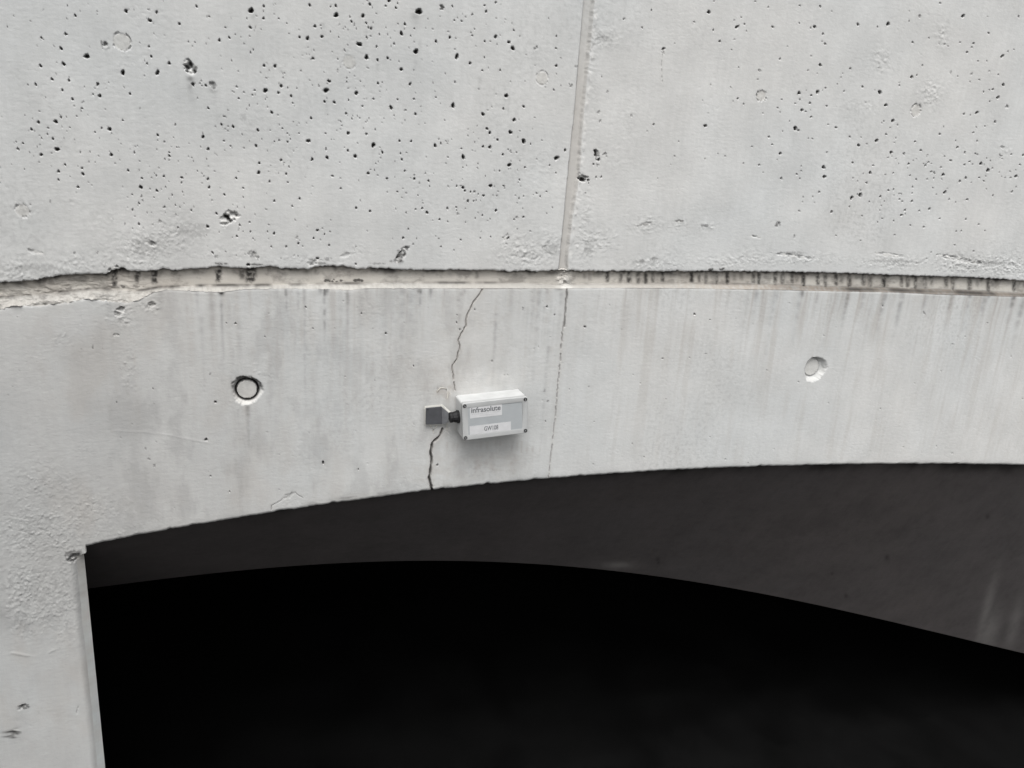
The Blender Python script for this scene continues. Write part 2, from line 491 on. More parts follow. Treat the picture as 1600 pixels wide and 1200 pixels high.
add(5, 320, 0, """362,82,21 461,48,8 459,143,9 357,215,11 115,315,11 192,295,8 357,410,7 463,513,10 549,517,13,v 65,668,20,c 10,670,9 473,708,17,d
597,672,12,d 576,725,10 675,752,9 687,809,6 523,880,10 132,975,9 222,990,10 415,1018,10 150,912,5 27,1165,11 400,1140,10 202,1143,6 648,1108,8
580,1097,7 645,1043,6 737,1041,6 445,1090,6 810,1102,15,h 1317,1135,17,v 1121,1041,12,v 1263,1047,8 1118,1178,8 830,925,9 606,1003,6 1390,1192,8
1520,1100,8 947,1165,8,v 948,706,19,h 972,634,12,h 890,670,9,c 935,795,9 1012,800,10 1184,728,14 1104,887,8 1122,781,6 1234,831,7 1317,774,7
1456,842,14,v 1505,778,7 1353,651,8 1388,642,5 1215,635,6 1109,610,6 1107,643,6 846,457,10 1264,447,17 1349,467,9 1431,456,9 1037,462,6 1209,347,18,h
1342,367,8 1265,294,8 1366,271,6 1480,343,7 1536,543,12 1536,263,13 1299,226,10 1276,215,7 1262,182,7 1236,124,14 1027,118,18 1147,169,8 1133,131,6
1024,46,10 984,51,6 860,206,10 820,42,10 740,291,8 804,300,14,v 915,287,11 1290,33,10 1413,46,7 1493,64,8 1440,6,12 1507,27,6 1563,188,9 576,143,7
642,185,6 250,677,6 28,846,8,h 240,270,4 330,145,5 380,390,5 35,130,5 160,215,4 1045,290,4 1115,350,4 750,550,4 610,610,5 650,688,5 720,690,5 390,708,6
266,770,6 372,742,5 1480,905,5 1570,860,5 1150,928,5 1070,983,5 1330,1012,5 945,1043,5 150,1103,6 290,1050,5 545,1110,5 670,1090,5""")
add(5, 0, 230, """322,61,12 508,138,8 458,191,12,h 456,255,9 640,165,9 648,210,11 610,312,9 870,60,12 1050,42,7 1322,42,6 1323,70,9 1290,92,7 1002,184,8
1110,244,9 1101,313,14 1280,228,9 1226,340,9 1223,222,6 1420,238,9 1420,278,6 1174,326,6 1294,313,5 1034,370,6 1086,440,7 1034,493,7 1345,375,5
1288,465,5 1495,494,7 980,600,8,c 1087,602,8 390,425,8,c 190,171,4 1541,188,5 1203,393,5 630,41,5 1370,455,5 1250,580,8,c 1390,630,6 760,830,8,c 580,830,11,c""")
add(5, 320, 230, """27,16,8 24,249,10 33,315,10 153,371,8 92,519,9 247,244,8 421,199,13 427,125,9 596,103,9 838,96,11,v 957,82,12 1175,72,13 1117,27,7
1390,43,8 1530,50,6 1540,97,8 637,209,9 648,275,7 507,268,8 658,155,6 998,226,8 1276,206,10 1424,244,8 1562,186,6 742,403,8 683,462,7 543,422,8 1062,323,6
1184,474,8 1290,501,9 1503,351,6 881,649,9 937,680,6 543,675,9 357,660,6 251,697,7 376,713,6 353,587,7 274,611,7 972,768,7 718,712,9,c 732,753,7
520,780,7 637,778,7 302,320,7 850,712,7 490,660,5 1550,710,8 300,390,5 343,830,8,c 22,620,11,h 90,860,12,c 60,825,8,d2 340,920,12,h 880,870,10,h 1180,915,7""")
add(5, 600, 200, """122,102,7 214,102,8 400,138,12,v 446,122,8,v 606,160,6 620,228,15,v 827,38,11 988,34,14 1092,104,17 888,93,8 773,147,9 828,150,12,d
928,208,8 1416,173,9,v 1349,236,17 980,290,14,h 902,337,6 1060,404,7 1103,308,7 834,452,13 935,454,7 568,454,7 618,466,11 632,492,7 676,501,6 706,499,6
738,518,6,v 778,529,8 657,572,9,v 702,573,6 237,398,8 349,414,8 23,396,7 140,247,7 130,200,6 162,340,6 1343,350,6 1295,293,6 1056,549,7 1221,536,6
1269,497,6 300,628,7 247,637,7 336,661,10 495,628,8 565,620,5 433,714,7 577,668,7,c 875,645,10,v 769,684,6 1038,700,9,c 1018,716,7 1090,696,8 834,851,6
750,860,5 600,875,6 447,927,6 149,860,9 190,790,6 1192,510,5 1145,127,5 970,170,5 804,6,9,h 970,860,10,D 500,230,5 615,310,4 1035,190,5 105,500,5 265,525,4""")
add(3.2, 450, 0, """655,58,16,H 770,38,13,c2 640,258,12 567,166,8 585,122,4 632,143,4 613,181,4 740,208,6 809,188,6 832,103,4 868,105,4 821,32,4 985,28,5
991,57,6 1040,12,5 921,73,4 845,283,11,V 911,316,6 1038,184,8,d 1104,211,7 1125,242,10,D2 1237,240,10,c 1130,151,4 1342,182,4 1340,241,4 1342,330,6 611,420,7,d 836,411,5,v
568,348,7 1092,479,9 826,528,11,V2 740,487,4 630,496,5 975,572,8 1131,600,8 1178,533,6 1077,545,5 1061,352,5 1330,450,4 972,352,4 638,571,6 981,288,4
1410,428,9,c 921,178,3 985,208,5,h 700,95,2 550,120,3 1440,330,6,c""")
add(4.21, 860, 0, """483,127,8 603,183,8 945,146,7 1042,80,12,d 1072,200,7 1112,273,9 1228,177,11,D 1276,160,7 1290,205,4 1212,260,5 666,68,6 744,320,10,D
1462,178,8 1512,390,6 1376,465,9,c 1238,444,6 1234,650,8,d 1271,684,5 1188,575,4 1020,828,11 680,820,8,v 638,863,5 845,932,5 1440,900,6 1374,1086,7
1512,1010,8,v 1520,1175,8 1327,965,5 1104,1012,4 1150,1028,4 817,1028,4 300,1005,15,W 320,1050,10 215,1180,16,w 250,1185,8 300,1168,7 335,1165,8,d 285,1080,6 315,735,11,c
328,800,10,c 1075,8,5 1348,10,6 1523,655,5 1495,710,5 375,602,10,c 1056,557,5 1434,48,4 190,1140,8,c 360,1020,12,c 310,1085,9,c 740,345,8,c 530,760,6,c""")
add(4, 1200, 0, """200,36,6 327,40,8 292,167,9 265,175,6 344,212,8 357,275,8 196,147,5 562,152,9 750,150,12,v 1220,100,11,d 905,265,7 1007,237,6 883,132,4
75,370,7 326,406,9 1465,352,11,d 1245,327,7 515,430,7 900,482,9 932,470,7 590,543,8 196,581,10 310,575,11 360,550,7 272,597,7 200,622,7 263,645,8
212,688,9 236,697,6 270,731,7 367,663,7 172,648,5 700,577,12 736,658,10 780,755,10 172,803,13,v 192,815,8 426,798,8 678,880,11 738,840,7 566,908,9
511,856,7 77,960,9,v 770,952,9 850,960,7 529,1016,8 347,1046,11 352,1105,10 640,1080,9 616,1143,6 878,1025,7 985,1036,7 957,942,6 1230,955,8
1230,1030,7 1330,1022,8 1375,1065,9 1095,1092,9 1200,1130,7 1238,1115,7 1550,1103,9 85,1117,8 1143,452,8,c 1272,463,7,c 1470,530,9 1438,609,9
1405,560,8,h 1305,705,10,d 1227,713,8,h 1420,762,8 1355,790,6 1283,830,6 1185,922,8 1073,840,7 1307,882,7,h 920,885,7,d 822,535,6 475,572,6 25,905,6
5,855,6 965,410,6 1075,20,7 1567,103,7 1295,960,5 1258,1012,5 1020,1075,6 785,1082,5 655,1035,5 200,1118,5 180,1090,5 905,1170,6 1145,1005,5
1345,575,6 1385,635,6 1537,310,6 1500,322,6 1380,207,7 1285,272,7 1595,970,8 1520,965,6 1575,1030,6 925,1120,5 1200,265,5 1320,500,4 30,170,8,c
1492,660,11,c 1465,920,9,c 1450,975,9,c 950,105,9,c""")
add(4.21, 1220, 240, """281,89,10 287,155,9 133,115,5 125,165,6 104,135,4 5,165,8 253,254,7 473,59,8 608,78,6 589,127,8 565,193,7 453,350,6 467,292,11,d
524,273,13 583,318,7 657,284,9 654,373,6 335,383,9 794,405,9 816,373,8 864,314,9 781,300,7 800,315,5 709,242,7 743,237,7 868,218,6 979,364,9 1080,255,10,d
1109,302,6 1227,303,8 1395,277,7 1521,252,8 841,68,8 952,80,8 972,58,6 990,120,6 1068,138,9 1010,131,5 892,172,6 1053,90,5 1209,75,7 1243,53,6 1317,66,10
1363,110,11 1393,98,5 1305,160,6 1216,157,7 1177,185,8,v 1548,148,9 1575,75,6 1507,117,5 1046,429,6 941,484,7 742,443,5 1218,432,8,v 1155,513,6
1188,508,5 525,573,6 363,540,6 1143,602,5 87,545,9,c 1270,642,6 812,8,7 724,5,6 1075,18,5 1115,45,6 740,128,6 851,146,5 1303,467,5 912,377,6 122,378,6""")
add(4, 0, 500, "1346,512,7 1288,748,9 968,910,6,c 928,868,6,c 1318,975,5 1435,1072,4 957,430,4 1472,22,6 730,515,4 1415,20,5 910,805,5,c 580,170,7,c 1315,340,5,c")
add(3.53, 640, 440, "758,138,5 625,148,5,c 260,226,4 262,183,3 278,265,4 800,183,3 155,1010,3 22,464,4 455,438,4,c 745,602,5,c 762,660,5,c 750,770,3 970,248,3 360,155,3")
add(1, 0, 0, "1085,491,2 914,511,1.5 505,723,2.2 560,733,1.2 683,727,1.2 1110,500,1.3 1379,478,1.4 1444,489,1.8,c 1035,560,1 390,612,.8 478,480,1.2 489,513,1 603,521,1.5 414,526,1.2 565,490,1.2")

ANG = {'h': (1.35, 0.0), 'v': (1.35, 1.57), 'd': (1.5, .95), 'D': (2.2, .85), 'H': (1.7, .15), 'V': (1.6, 1.3), 'V2': (1.6, 2.0), 'W': (2.0, 2.1), 'w': (1.6, 2.7), 'd2': (1.8, 2.5), 'D2': (1.7, 2.1)}
for (px, py, r, k) in H:
    r *= 0.96 if px < 930 else (0.9 if r > 2.2 else 0.74)
    el, an = ANG.get(k, (1.0, 0.0))
    if k in ('c', 'c2'):             # crumbly shallow pit
        for _ in range(5):
            a, b = RNG.normal(0, r * .55, 2)
            hole(px + a, py + b, r * RNG.uniform(.3, .55), RNG.uniform(1, 1.8), RNG.uniform(0, 3), depth=1.1, dirt_shade=.45 if k == 'c' else .8, ragged=.5)
    else:
        el2 = el if el > 1 else RNG.uniform(1, 1.2)
        hole(px, py, r / math.sqrt(el2), el2, an if el > 1 else RNG.uniform(0, 3.1), depth=2.3, dirt_shade=(1.0 if r > 1.5 else .85) * (1 if px < 930 or r > 1.7 else .6), ragged=.3)
# pin-holes nobody traced, thick where the traced ones are thick
trc = np.array([(h[0], h[1]) for h in H if h[1] < 415])
for _ in range(900):
    c = trc[RNG.integers(len(trc))]
    p = c + RNG.normal(0, 26, 2)
    if p[0] > 950 and RNG.uniform() < .55:
        continue
    if p[1] < 412 and abs(p[0] - (915 - .083 * p[1])) > 20:
        hole(p[0], p[1], RNG.uniform(.45, 1.0), RNG.uniform(1, 1.4), RNG.uniform(0, 3), 1.4, RNG.uniform(.3, .8), .3)
for _ in range(90):
    p = (RNG.uniform(0, 1600), RNG.uniform(470, 800))
    hole(p[0], p[1], RNG.uniform(.4, .9), 1.1, 0, 1.3, RNG.uniform(.1, .4), .3)


def blob(arr, px, py, rx, ry, a, ns=.02, seed=1, thr=None):
    """an uneven patch added to a stain mask"""
    cx, cz = U1(px, py); mx, mz = mpp(px, py)
    s = window(cx, cz, rx * mx * 2.2, ry * mz * 2.2)
    u = (X[s] - cx) / mx / rx; v = (Z[s] - cz) / mz / ry
    n = fbm(X[s], Z[s], ns, seed, 3, .6)
    g = np.exp(-(u * u + v * v) * 1.2) * np.clip(.75 + .9 * n, 0, 1.4)
    if thr is not None:
        g = sstep(thr, thr + .25, g)
    arr[s] = np.maximum(arr[s], np.clip(a * g, 0, 1))


def crater(px, py, rx, ry, ang, dep, dirt_shade, seed):
    """spalled patch showing broken aggregate"""
    cx, cz = U1(px, py); mx, mz = mpp(px, py); R0 = max(rx, ry)
    s = window(cx, cz, R0 * mx * 1.8, R0 * mz * 1.8)
    u = (X[s] - cx) / mx; v = (Z[s] - cz) / mz
    ca, sa = math.cos(ang), math.sin(ang)
    a = (u * ca + v * sa) / rx; b = (-u * sa + v * ca) / ry
    q = np.hypot(a, b) + .35 * fbm(X[s], Z[s], .018, seed, 3, .6)
    m = sstep(0, .3, 1 - q)
    n = fbm(X[s], Z[s], .0125, seed + 3, 2, .55, ax=1.5); n2 = np.abs(fbm(X[s], Z[s], .014, seed + 5, 2, .6, ax=1.6))
    D[s] = np.maximum(D[s], D[s] * (1 - m) + m * dep * np.clip(.65 + 1.1 * n + .6 * (.3 - n2), .03, 2.0))
    SR[s] = np.maximum(SR[s], m * dirt_shade * np.clip(n * 2.2 + .25, 0, 1))
    SB[s] = np.maximum(SB[s], m * .35 * np.clip(-n * 2.5, 0, 1))


crater(298, 105, 13, 10, -.9, .010, .95, 101); crater(357, 340, 18, 10, .75, .010, 1.0, 102); crater(628, 398, 18, 6, .95, .006, .95, 103)
crater(912, 279, 9, 6, 0, .008, 1.0, 104); crater(187, 487, 10, 7, .5, .005, .4, 105); crater(238, 475, 8, 5, .4, .006, .3, 106)
crater(933, 243, 9, 5, 2, .007, 1.0, 107); crater(237, 381, 11, 3.5, -.2, .005, .5, 108); crater(56, 394, 14, 3, -.25, .003, .35, 109)
crater(178, 421, 9, 5, .3, .008, .75, 110); crater(400, 399, 8, 3, -.9, .003, .5, 111); crater(492, 410, 14, 4, .3, .003, .5, 112)
crater(790, 371, 9, 2.5, .95, .0035, .45, 113); crater(540, 398, 12, 4, .2, .0018, .2, 114); crater(117, 873, 12, 6, .3, .006, .75, 115)
crater(36, 1104, 8.5, 2.6, .55, .007, .85, 116); crater(20, 1145, 10, 4.6, .55, .009, .85, 117); crater(121, 1109, 7, 1.3, 1.2, .002, .2, 118)
crater(182, 524, 7, 2.5, 0, .003, .4, 119); crater(1500, 405, 40, 4, -.15, .003, .25, 120); crater(1240, 400, 34, 3, -.1, .0022, .25, 121)
crater(1390, 398, 26, 3, -.1, .0022, .2, 122); crater(1180, 370, 10, 2, -.1, .002, .3, 123); crater(1215, 352, 5, 3, 1, .003, .5, 124)
crater(1062, 346, 8, 3, 0, .003, .5, 125); crater(1010, 350, 12, 3, .3, .002, .4, 126); crater(450, 775, 12, 4, .4, .002, .25, 127)
crater(165, 70, 4, 5, 0, .004, .5, 128); crater(333, 133, 5, 6, 0, .004, .5, 129)


def seg_dist(Xp, Zp, pts):
    best = np.full(Xp.shape, 1e9); run = np.zeros(Xp.shape)
    L = 0.0
    for (a, b), (c, d) in zip(pts[:-1], pts[1:]):
        vx, vz = c - a, d - b; l2 = vx * vx + vz * vz + 1e-12
        t = np.clip(((Xp - a) * vx + (Zp - b) * vz) / l2, 0, 1)
        e = np.hypot(Xp - a - t * vx, Zp - b - t * vz)
        m = e < best
        best = np.where(m, e, best); run = np.where(m, L + t * math.sqrt(l2), run)
        L += math.sqrt(l2)
    return best, run / max(L, 1e-9)


def crack(pts_px, w0, w1, dep, dirt_shade, jit=0.0012, brown=.3, broken=0.0, seed=1):
    P = [U1(*p) for p in pts_px]
    Q = [P[0]]
    for a, b in zip(P[:-1], P[1:]):
        n = max(2, int(math.hypot(b[0] - a[0], b[1] - a[1]) / .006))
        for k in range(1, n + 1):
            t = k / n; j = jit if k < n else jit * .4
            Q.append((a[0] + (b[0] - a[0]) * t + RNG.normal(0, j), a[1] + (b[1] - a[1]) * t + RNG.normal(0, j)))
    qa = np.array(Q)
    for k in range(0, len(Q) - 1, 6):
        sub = Q[k:k + 7]
        sa = np.array(sub)
        s = window(sa[:, 0].mean(), sa[:, 1].mean(), np.ptp(sa[:, 0]) / 2 + .012, np.ptp(sa[:, 1]) / 2 + .012)
        d, run = seg_dist(X[s], Z[s], sub)
        t = (k + run * (len(sub) - 1)) / (len(Q) - 1)
        w = w0 + (w1 - w0) * t
        w = w * (1 + .45 * fbm(X[s], Z[s], .012, seed, 2))
        g = 1.0
        if broken:
            g = sstep(-.25 + broken, .25 + broken, fbm(X[s], Z[s], .02, seed + 4, 2))
        m = sstep(0, .9, 1 - d / w) * g
        D[s] = np.maximum(D[s], D[s] * (1 - m) + m * dep)
        SR[s] = np.maximum(SR[s], dirt_shade * sstep(0, .6, 1 - d / (w * 1.05)) * g)
        SG[s] = np.maximum(SG[s], brown * sstep(0, 1, 1 - d / (w * 3.2)))
        SG[s] = np.maximum(SG[s], brown * .38 * np.exp(-(d / .020) ** 2))


K = lambda ps: [(640 + a / 3.53, 440 + b / 3.53) for a, b in ps]
crack(K([(402, 42), (385, 75), (355, 110), (330, 160), (312, 205), (312, 245), (290, 280), (268, 325), (278, 355), (265, 405), (262, 430), (235, 462), (237, 500), (243, 550), (250, 600)]),
      .0022, .0018, .005, .40, jit=.0006, brown=.45, seed=201)
crack(K([(182, 812), (170, 845), (150, 868), (125, 890), (122, 920), (115, 945), (122, 985), (115, 1040), (110, 1090), (120, 1130), (128, 1162)]),
      .0032, .0042, .014, .72, jit=.0007, brown=.4, seed=202)
crack([(885, 452), (884, 480), (882, 500), (878, 530), (876, 560), (873, 590), (870, 620), (868, 650), (863, 690), (860, 720), (857, 747)], .0030, .0020, .003, .42, .0008, .25, broken=-.2, seed=203)
crack([(886, 452), (884, 480), (882, 510)], .0036, .003, .004, .6, .0008, .2, seed=204)
crack([(425, 798), (424, 790), (436, 784), (448, 776), (462, 769), (468, 775), (473, 778)], .0016, .0016, .002, .3, .0008, .1, seed=205)
crack([(1035, 85), (1033, 100), (1035, 132)], .0014, .001, .0012, .25, .0003, .1, seed=206)
crack([(400, 40), (397, 52)], .0014, .001, .0012, .2, .0003, .1, seed=207)
# raised thin scratch line
for pts in ([(175, 673), (225, 675), (260, 679), (330, 693)],):
    P = [U1(*p) for p in pts]; sa = np.array(P)
    s = window(sa[:, 0].mean(), sa[:, 1].mean(), np.ptp(sa[:, 0]) / 2 + .02, np.ptp(sa[:, 1]) / 2 + .02)
    d, run = seg_dist(X[s], Z[s], P)
    D[s] -= .0004 * sstep(0, 1, 1 - d / .0045)
# trowel line on the pier where the stucco ends
s = window(*U1(60, 1020), .2, .06)
d, run = seg_dist(X[s], Z[s], [U1(*p) for p in [(0, 1022), (20, 1020), (60, 1028), (85, 1015), (120, 1010)]])
D[s] -= .0013 * sstep(0, 1, 1 - d / .006) * np.clip(-.05 + fbm(X[s], Z[s], .03, 77, 2) * 1.6, 0, 1)


def plug(px, py, r, y0, ring_w, ring_d, cone=0.0, crx=0, cry=0, seed=1, dirt_shade=.3, tilt=0.0, ragged=.08, off=(0, 0)):
    """a mortar plug in a formwork tie hole; returns centre and radius for the face split"""
    cx, cz = U1(px, py, y0); mx, mz = mpp(px, py)
    m = (mx + mz) / 2
    R0 = (r + ring_w + cone) * m * 1.5
    s = window(cx, cz, R0 * 1.3, R0 * 1.3)
    u = X[s] - cx; v = Z[s] - cz
    q = np.hypot(u, v); th = np.arctan2(v, u)
    nn = fbm(X[s], Z[s], .012, seed, 3, .6)
    rp = r * m; rw = (r + ring_w) * m
    base = D[s].copy()
    if cone:
        uu, vv = u - off[0] * m, v - off[1] * m
        qq = np.hypot(uu, vv)
        rc = (r + ring_w + cone) * m * (1 + ragged * (np.sin(3 * th + 1) * .5 + .5 * nn))
        t = np.clip((rc - qq) / np.maximum(rc - rw * .96, 1e-4), 0, 1)
        cd = (y0 + .002) * sstep(-.1, 1.0, t) + .0006 * nn * (t > 0)
        base = np.where(qq < rc, np.maximum(cd, 0), base)
        SB[s] = np.maximum(SB[s], (.5 if dirt_shade > .5 else .15) * sstep(0, .3, t) * sstep(.2, -.4, v / rp) * (q > rp * 1.1))  # lower crescent of the cone painted pale, as lit from above
        if dirt_shade > .5:
            SR[s] = np.maximum(SR[s], .75 * sstep(0, .25, t) * np.clip((np.sin(th * 2 - .9) * .2 + v / rp * .8 + .25) * (1 + 1.5 * nn), 0, 1) * (q > rp * 1.1))
    face = y0 + .0004 * nn + tilt * v
    out = np.where(q < rp, face, base)
    ringm = sstep(rp * .97, rp * 1.01, q) * (1 - sstep(rw * .97, rw * 1.06, q))
    if not cone:
        ringm = ringm * np.clip(.35 + .5 * np.sin(th + seed) + 2.2 * nn, 0, 1)
    out = out * (1 - ringm) + np.maximum(out, y0 + ring_d) * ringm
    D[s] = out
    SR[s] = np.maximum(SR[s] * (q > rp * .98), (1.0 if dirt_shade > .5 else dirt_shade) * ringm * (1 if cone else np.clip(.8 + 1.2 * np.sin(th * 1.5 + seed), .2, 1.3)))
    return cx, cz, rp * 1.0


PLUGS = []
PLUGS.append(plug(386, 608.5, 15.5, .011, 2.6, .016, 6.0, seed=301, dirt_shade=.85, ragged=.16, off=(-.3, 1)))
PLUGS.append(plug(1268, 573.5, 12.5, .013, 1.0, .004, 5.0, seed=302, dirt_shade=.3, tilt=0, ragged=.12, off=(2.8, -1.5)))
PLUGS.append(plug(190.5, 65.5, 13.5, .0012, 1.6, .0028, seed=303, dirt_shade=.18))
PLUGS.append(plug(847, 122, 9.5, .0008, 1.4, .0018, seed=304, dirt_shade=.1))
PLUGS.append(plug(546, 97, 10, .0005, 1.3, .0014, seed=305, dirt_shade=.06))
PLUGS.append(plug(1189.5, 149.5, 7.5, .0022, 1.6, .0030, seed=306, dirt_shade=.3))
PLUGS.append(plug(1431, 172.5, 8, .0016, 1.5, .0026, seed=307, dirt_shade=.15))
PLUGS.append(plug(35.5, 329, 10, .0012, 1.6, .0030, seed=308, dirt_shade=.2, ragged=.3))

# ---------------------------------------------------------------- vertical joint of the parapet
jl = np.array([(914, -40), (912, 0), (904, 95), (897, 178), (886, 285), (882, 330), (873, 420), (872, 430)], float)
jr = np.array([(932, -40), (929, 0), (923, 71), (911, 190), (906, 273), (895, 340), (888, 400), (888, 430)], float)
jlx, jlz = U(jl[:, 0], jl[:, 1]); jrx, jrz = U(jr[:, 0], jr[:, 1])
o = np.argsort(jlz)
XL = np.interp(zs, jlz[o], jlx[o])[:, None]; o = np.argsort(jrz); XR = np.interp(zs, jrz[o], jrx[o])[:, None]
XL = XL + .0010 * fbm(zs, zs * 0 + 4.4, .03, 91, 3, .6)[:, None]
XR = XR + .0014 * fbm(zs, zs * 0 + 7.4, .02, 93, 3, .6)[:, None]
JD = .009
tL = sstep(0, .0022, X - XL); tR = sstep(0, .008, XR - X)
above = sstep(-.001, .002, Z - zt)
jm = np.minimum(tL, tR) * above
D = D * (1 - jm) + (JD + .0004 * fbm(X, Z, .03, 95, 2)) * jm
# bead of mortar along the right arris
bead = np.exp(-((X - XR - .006) / .005) ** 2) * above
D -= bead * .0016 * np.clip(.4 + 1.5 * fbm(X, Z, .022, 97, 2), 0, 1)
SB = np.maximum(SB, bead * .35 * np.clip(.3 + 1.5 * fbm(X, Z, .03, 98, 3), 0, 1))
SG = np.maximum(SG, .16 * jm * sstep(-.35, .0, -(Z - 0.05)) )
SR = np.maximum(SR, .35 * np.exp(-((X - XL - .001) / .0022) ** 2) * above * np.clip(.6 + fbm(X, Z, .06, 99, 2), 0, 1))

# ---------------------------------------------------------------- horizontal recess
below = Z < zt
tb = np.clip((Z - zf) / (zi - zf), 0, 1)              # 0 at the lip, 1 at the inner corner
ledge_n = fbm(X, Z, .016, 111, 3, .6, ax=2)
left_rough = sstep(300, 120, PX)
prof = G_DEP * tb ** 1.15 + (.0003 + .0060 * left_rough) * ledge_n * (tb > 0) * (1 - tb * .5)
mort = np.exp(-(((PX - 884) / 11) ** 2)) * np.clip(.85 + .7 * fbm(X, Z, .02, 113, 3), 0, 1.1)   # lump where the joint crosses
prof = prof * (1 - .72 * np.clip(mort, 0, 1)) + .0015 * mort * ledge_n
undercut = sstep(-.0006, .0022, zt - Z)
D = np.where(below & (Z > zf), np.where(undercut < 1, D * (1 - undercut) + prof * undercut, prof), D)
# soft arrises
D = np.where((Z >= zt), D + .0022 * np.clip(1 - (Z - zt) / .006, 0, 1) ** 2, D)
D = np.where((Z <= zf), D + .0012 * np.clip(1 - (zf - Z) / .006, 0, 1) ** 2, D)

band = (below & (tb >= 1)).astype(float)
inrec = (below & (Z > zf)).astype(float)
zspan = np.clip((zt - Z) / (zt - zi + 1e-6), 0, 1)     # 0 at the top arris, 1 at the inner corner
PXg, PYg = proj(X, Z, G_DEP)
bars = [(1050 + v / 2.909, w) for v, w in ((88, 1), (122, .7), (155, .7), (203, .8), (250, 1), (283, .4), (315, .5), (370, .8), (395, .9), (470, .9), (503, .8), (545, .8), (567, .5), (597, 1),
        (662, .9), (697, .8), (745, .9), (770, .6), (805, .9), (870, .9), (900, .7), (963, 1), (1042, .8), (1072, .8), (1107, .9), (1150, .7), (1180, .6), (1245, .8), (1275, .8), (1352, .9),
        (1388, .5), (1437, .9), (1455, .6), (1555, 1))]
bars += [(914, .5), (921, .35), (949, .95), (970, .8), (983, .95), (997, .8), (1009, .95), (1020, .8), (1035, .95)]
bars += [(719, .35), (745, .5), (703, .25), (1625, .9), (1648, .7)]
wide = [(179, 4.5, .95, 1.0), (214, 4, .7, .75), (241, 5, .75, .9), (272, 6, .35, .5), (306, 6, .35, .5), (341, 5, .85, 1.0), (80, 4, .3, .6), (391, 9, .85, 1.0), (378, 5, .6, .8), (420, 4, .4, .5), (494, 4, .35, .6), (586, 9, .55, .45), (863, 10, .5, .5), (905, 5, .5, .35)]
nb = fbm(X, Z, .012, 121, 3, .6)
brk = np.zeros_like(X)
for bx, w in bars:
    wdt = RNG.uniform(3.0, 4.6)
    lean = RNG.uniform(-.6, .6)
    ln = RNG.uniform(.8, 1.08) if w > .6 else RNG.uniform(.5, .9)
    g = np.exp(-(((PXg - bx - lean * zspan) / wdt) ** 2) ** 1.3) * w * (1 - .8 * sstep(ln - .1, ln + .15, zspan))
    brk = np.maximum(brk, g * np.clip(.85 + .5 * nb, 0, 1))
for bx, wd, w, ln in wide:
    g = np.exp(-(((PXg - bx - 2 * nb) / (wd * 1.25 * (1 - .35 * zspan))) ** 4)) * min(1, w * 1.3) * (1 - sstep(ln - .3, ln, zspan))
    brk = np.maximum(brk, g * np.clip(.9 + .8 * nb, 0, 1))
SR = np.where(inrec > 0, 0, SR)
SR = np.maximum(SR, .96 * brk * inrec * (tb >= .9))
# painted overhang shadow under the arris, grime on ledge, back and inner corner
SR = np.maximum(SR, .40 * inrec * (tb > 0) * (tb < 1) * sstep(420, 250, PX) * np.clip(2 * fbm(X, Z, .018, 124, 4, .65, ax=2.5) - .2, 0, 1))
SR = np.maximum(SR, .38 * inrec * (tb >= 1) * np.clip(1.6 * fbm(X, Z, .05, 122, 5, .65, ax=1.6), 0, 1))
arris_shade = np.exp(-(zspan / np.clip(.17 + .30 * fbm(X, Z * .1, .07, 126, 4, .6), .08, .5)) ** 2) * np.clip(.8 + 1.0 * fbm(X, Z, .03, 123, 3, .6, ax=2), 0, 1)
SR = np.maximum(SR, .95 * arris_shade * inrec * (tb >= 1))
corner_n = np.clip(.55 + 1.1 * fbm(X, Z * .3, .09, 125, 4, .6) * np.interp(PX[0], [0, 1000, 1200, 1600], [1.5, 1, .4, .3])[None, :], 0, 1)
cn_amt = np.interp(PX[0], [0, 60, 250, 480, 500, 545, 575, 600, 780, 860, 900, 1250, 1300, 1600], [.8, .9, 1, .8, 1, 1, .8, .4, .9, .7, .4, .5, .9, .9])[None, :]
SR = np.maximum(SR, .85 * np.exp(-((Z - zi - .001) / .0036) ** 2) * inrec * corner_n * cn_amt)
for (cx, cy, rx, a) in ((520, 440, 20, .85), (562, 440, 9, .85), (108, 454, 20, .6), (185, 450, 10, .6), (20, 462, 20, .35), (215, 449, 12, .5)):
    blob(SR, cx, cy, rx, 3.2, a, .012, 130 + cx, .25)
SG = np.where(inrec > 0, 0, SG)
SG = np.maximum(SG, .5 * inrec * sstep(.6, 1, tb) * np.clip(.45 + 1.2 * fbm(X, Z, .12, 127, 3), 0, 1) * np.interp(PX[0], [0, 200, 420, 1000, 1250, 1600], [.7, .6, .3, .3, .65, 1])[None, :])
SR = np.maximum(SR, .92 * inrec * (tb > 0) * (tb < 1) * sstep(1150, 1330, PX) * (.70 + .30 * np.exp(-((tb - .55) / .28) ** 2)) * np.clip(.85 + .5 * fbm(X, Z * .2, .15, 129, 3, .6), 0, 1))
SG = np.maximum(SG, .95 * inrec * (tb > 0) * (tb < 1) * sstep(880, 1300, PX) * np.clip(.75 + .8 * nb, 0, 1))
SB = np.maximum(SB, .75 * mort * (Z < zt + .004) * (Z > zf - .002))
SB = np.maximum(SB, .22 * inrec * (tb > 0) * (tb < 1) * sstep(900, 500, PX) * np.clip(.6 + nb, 0, 1))

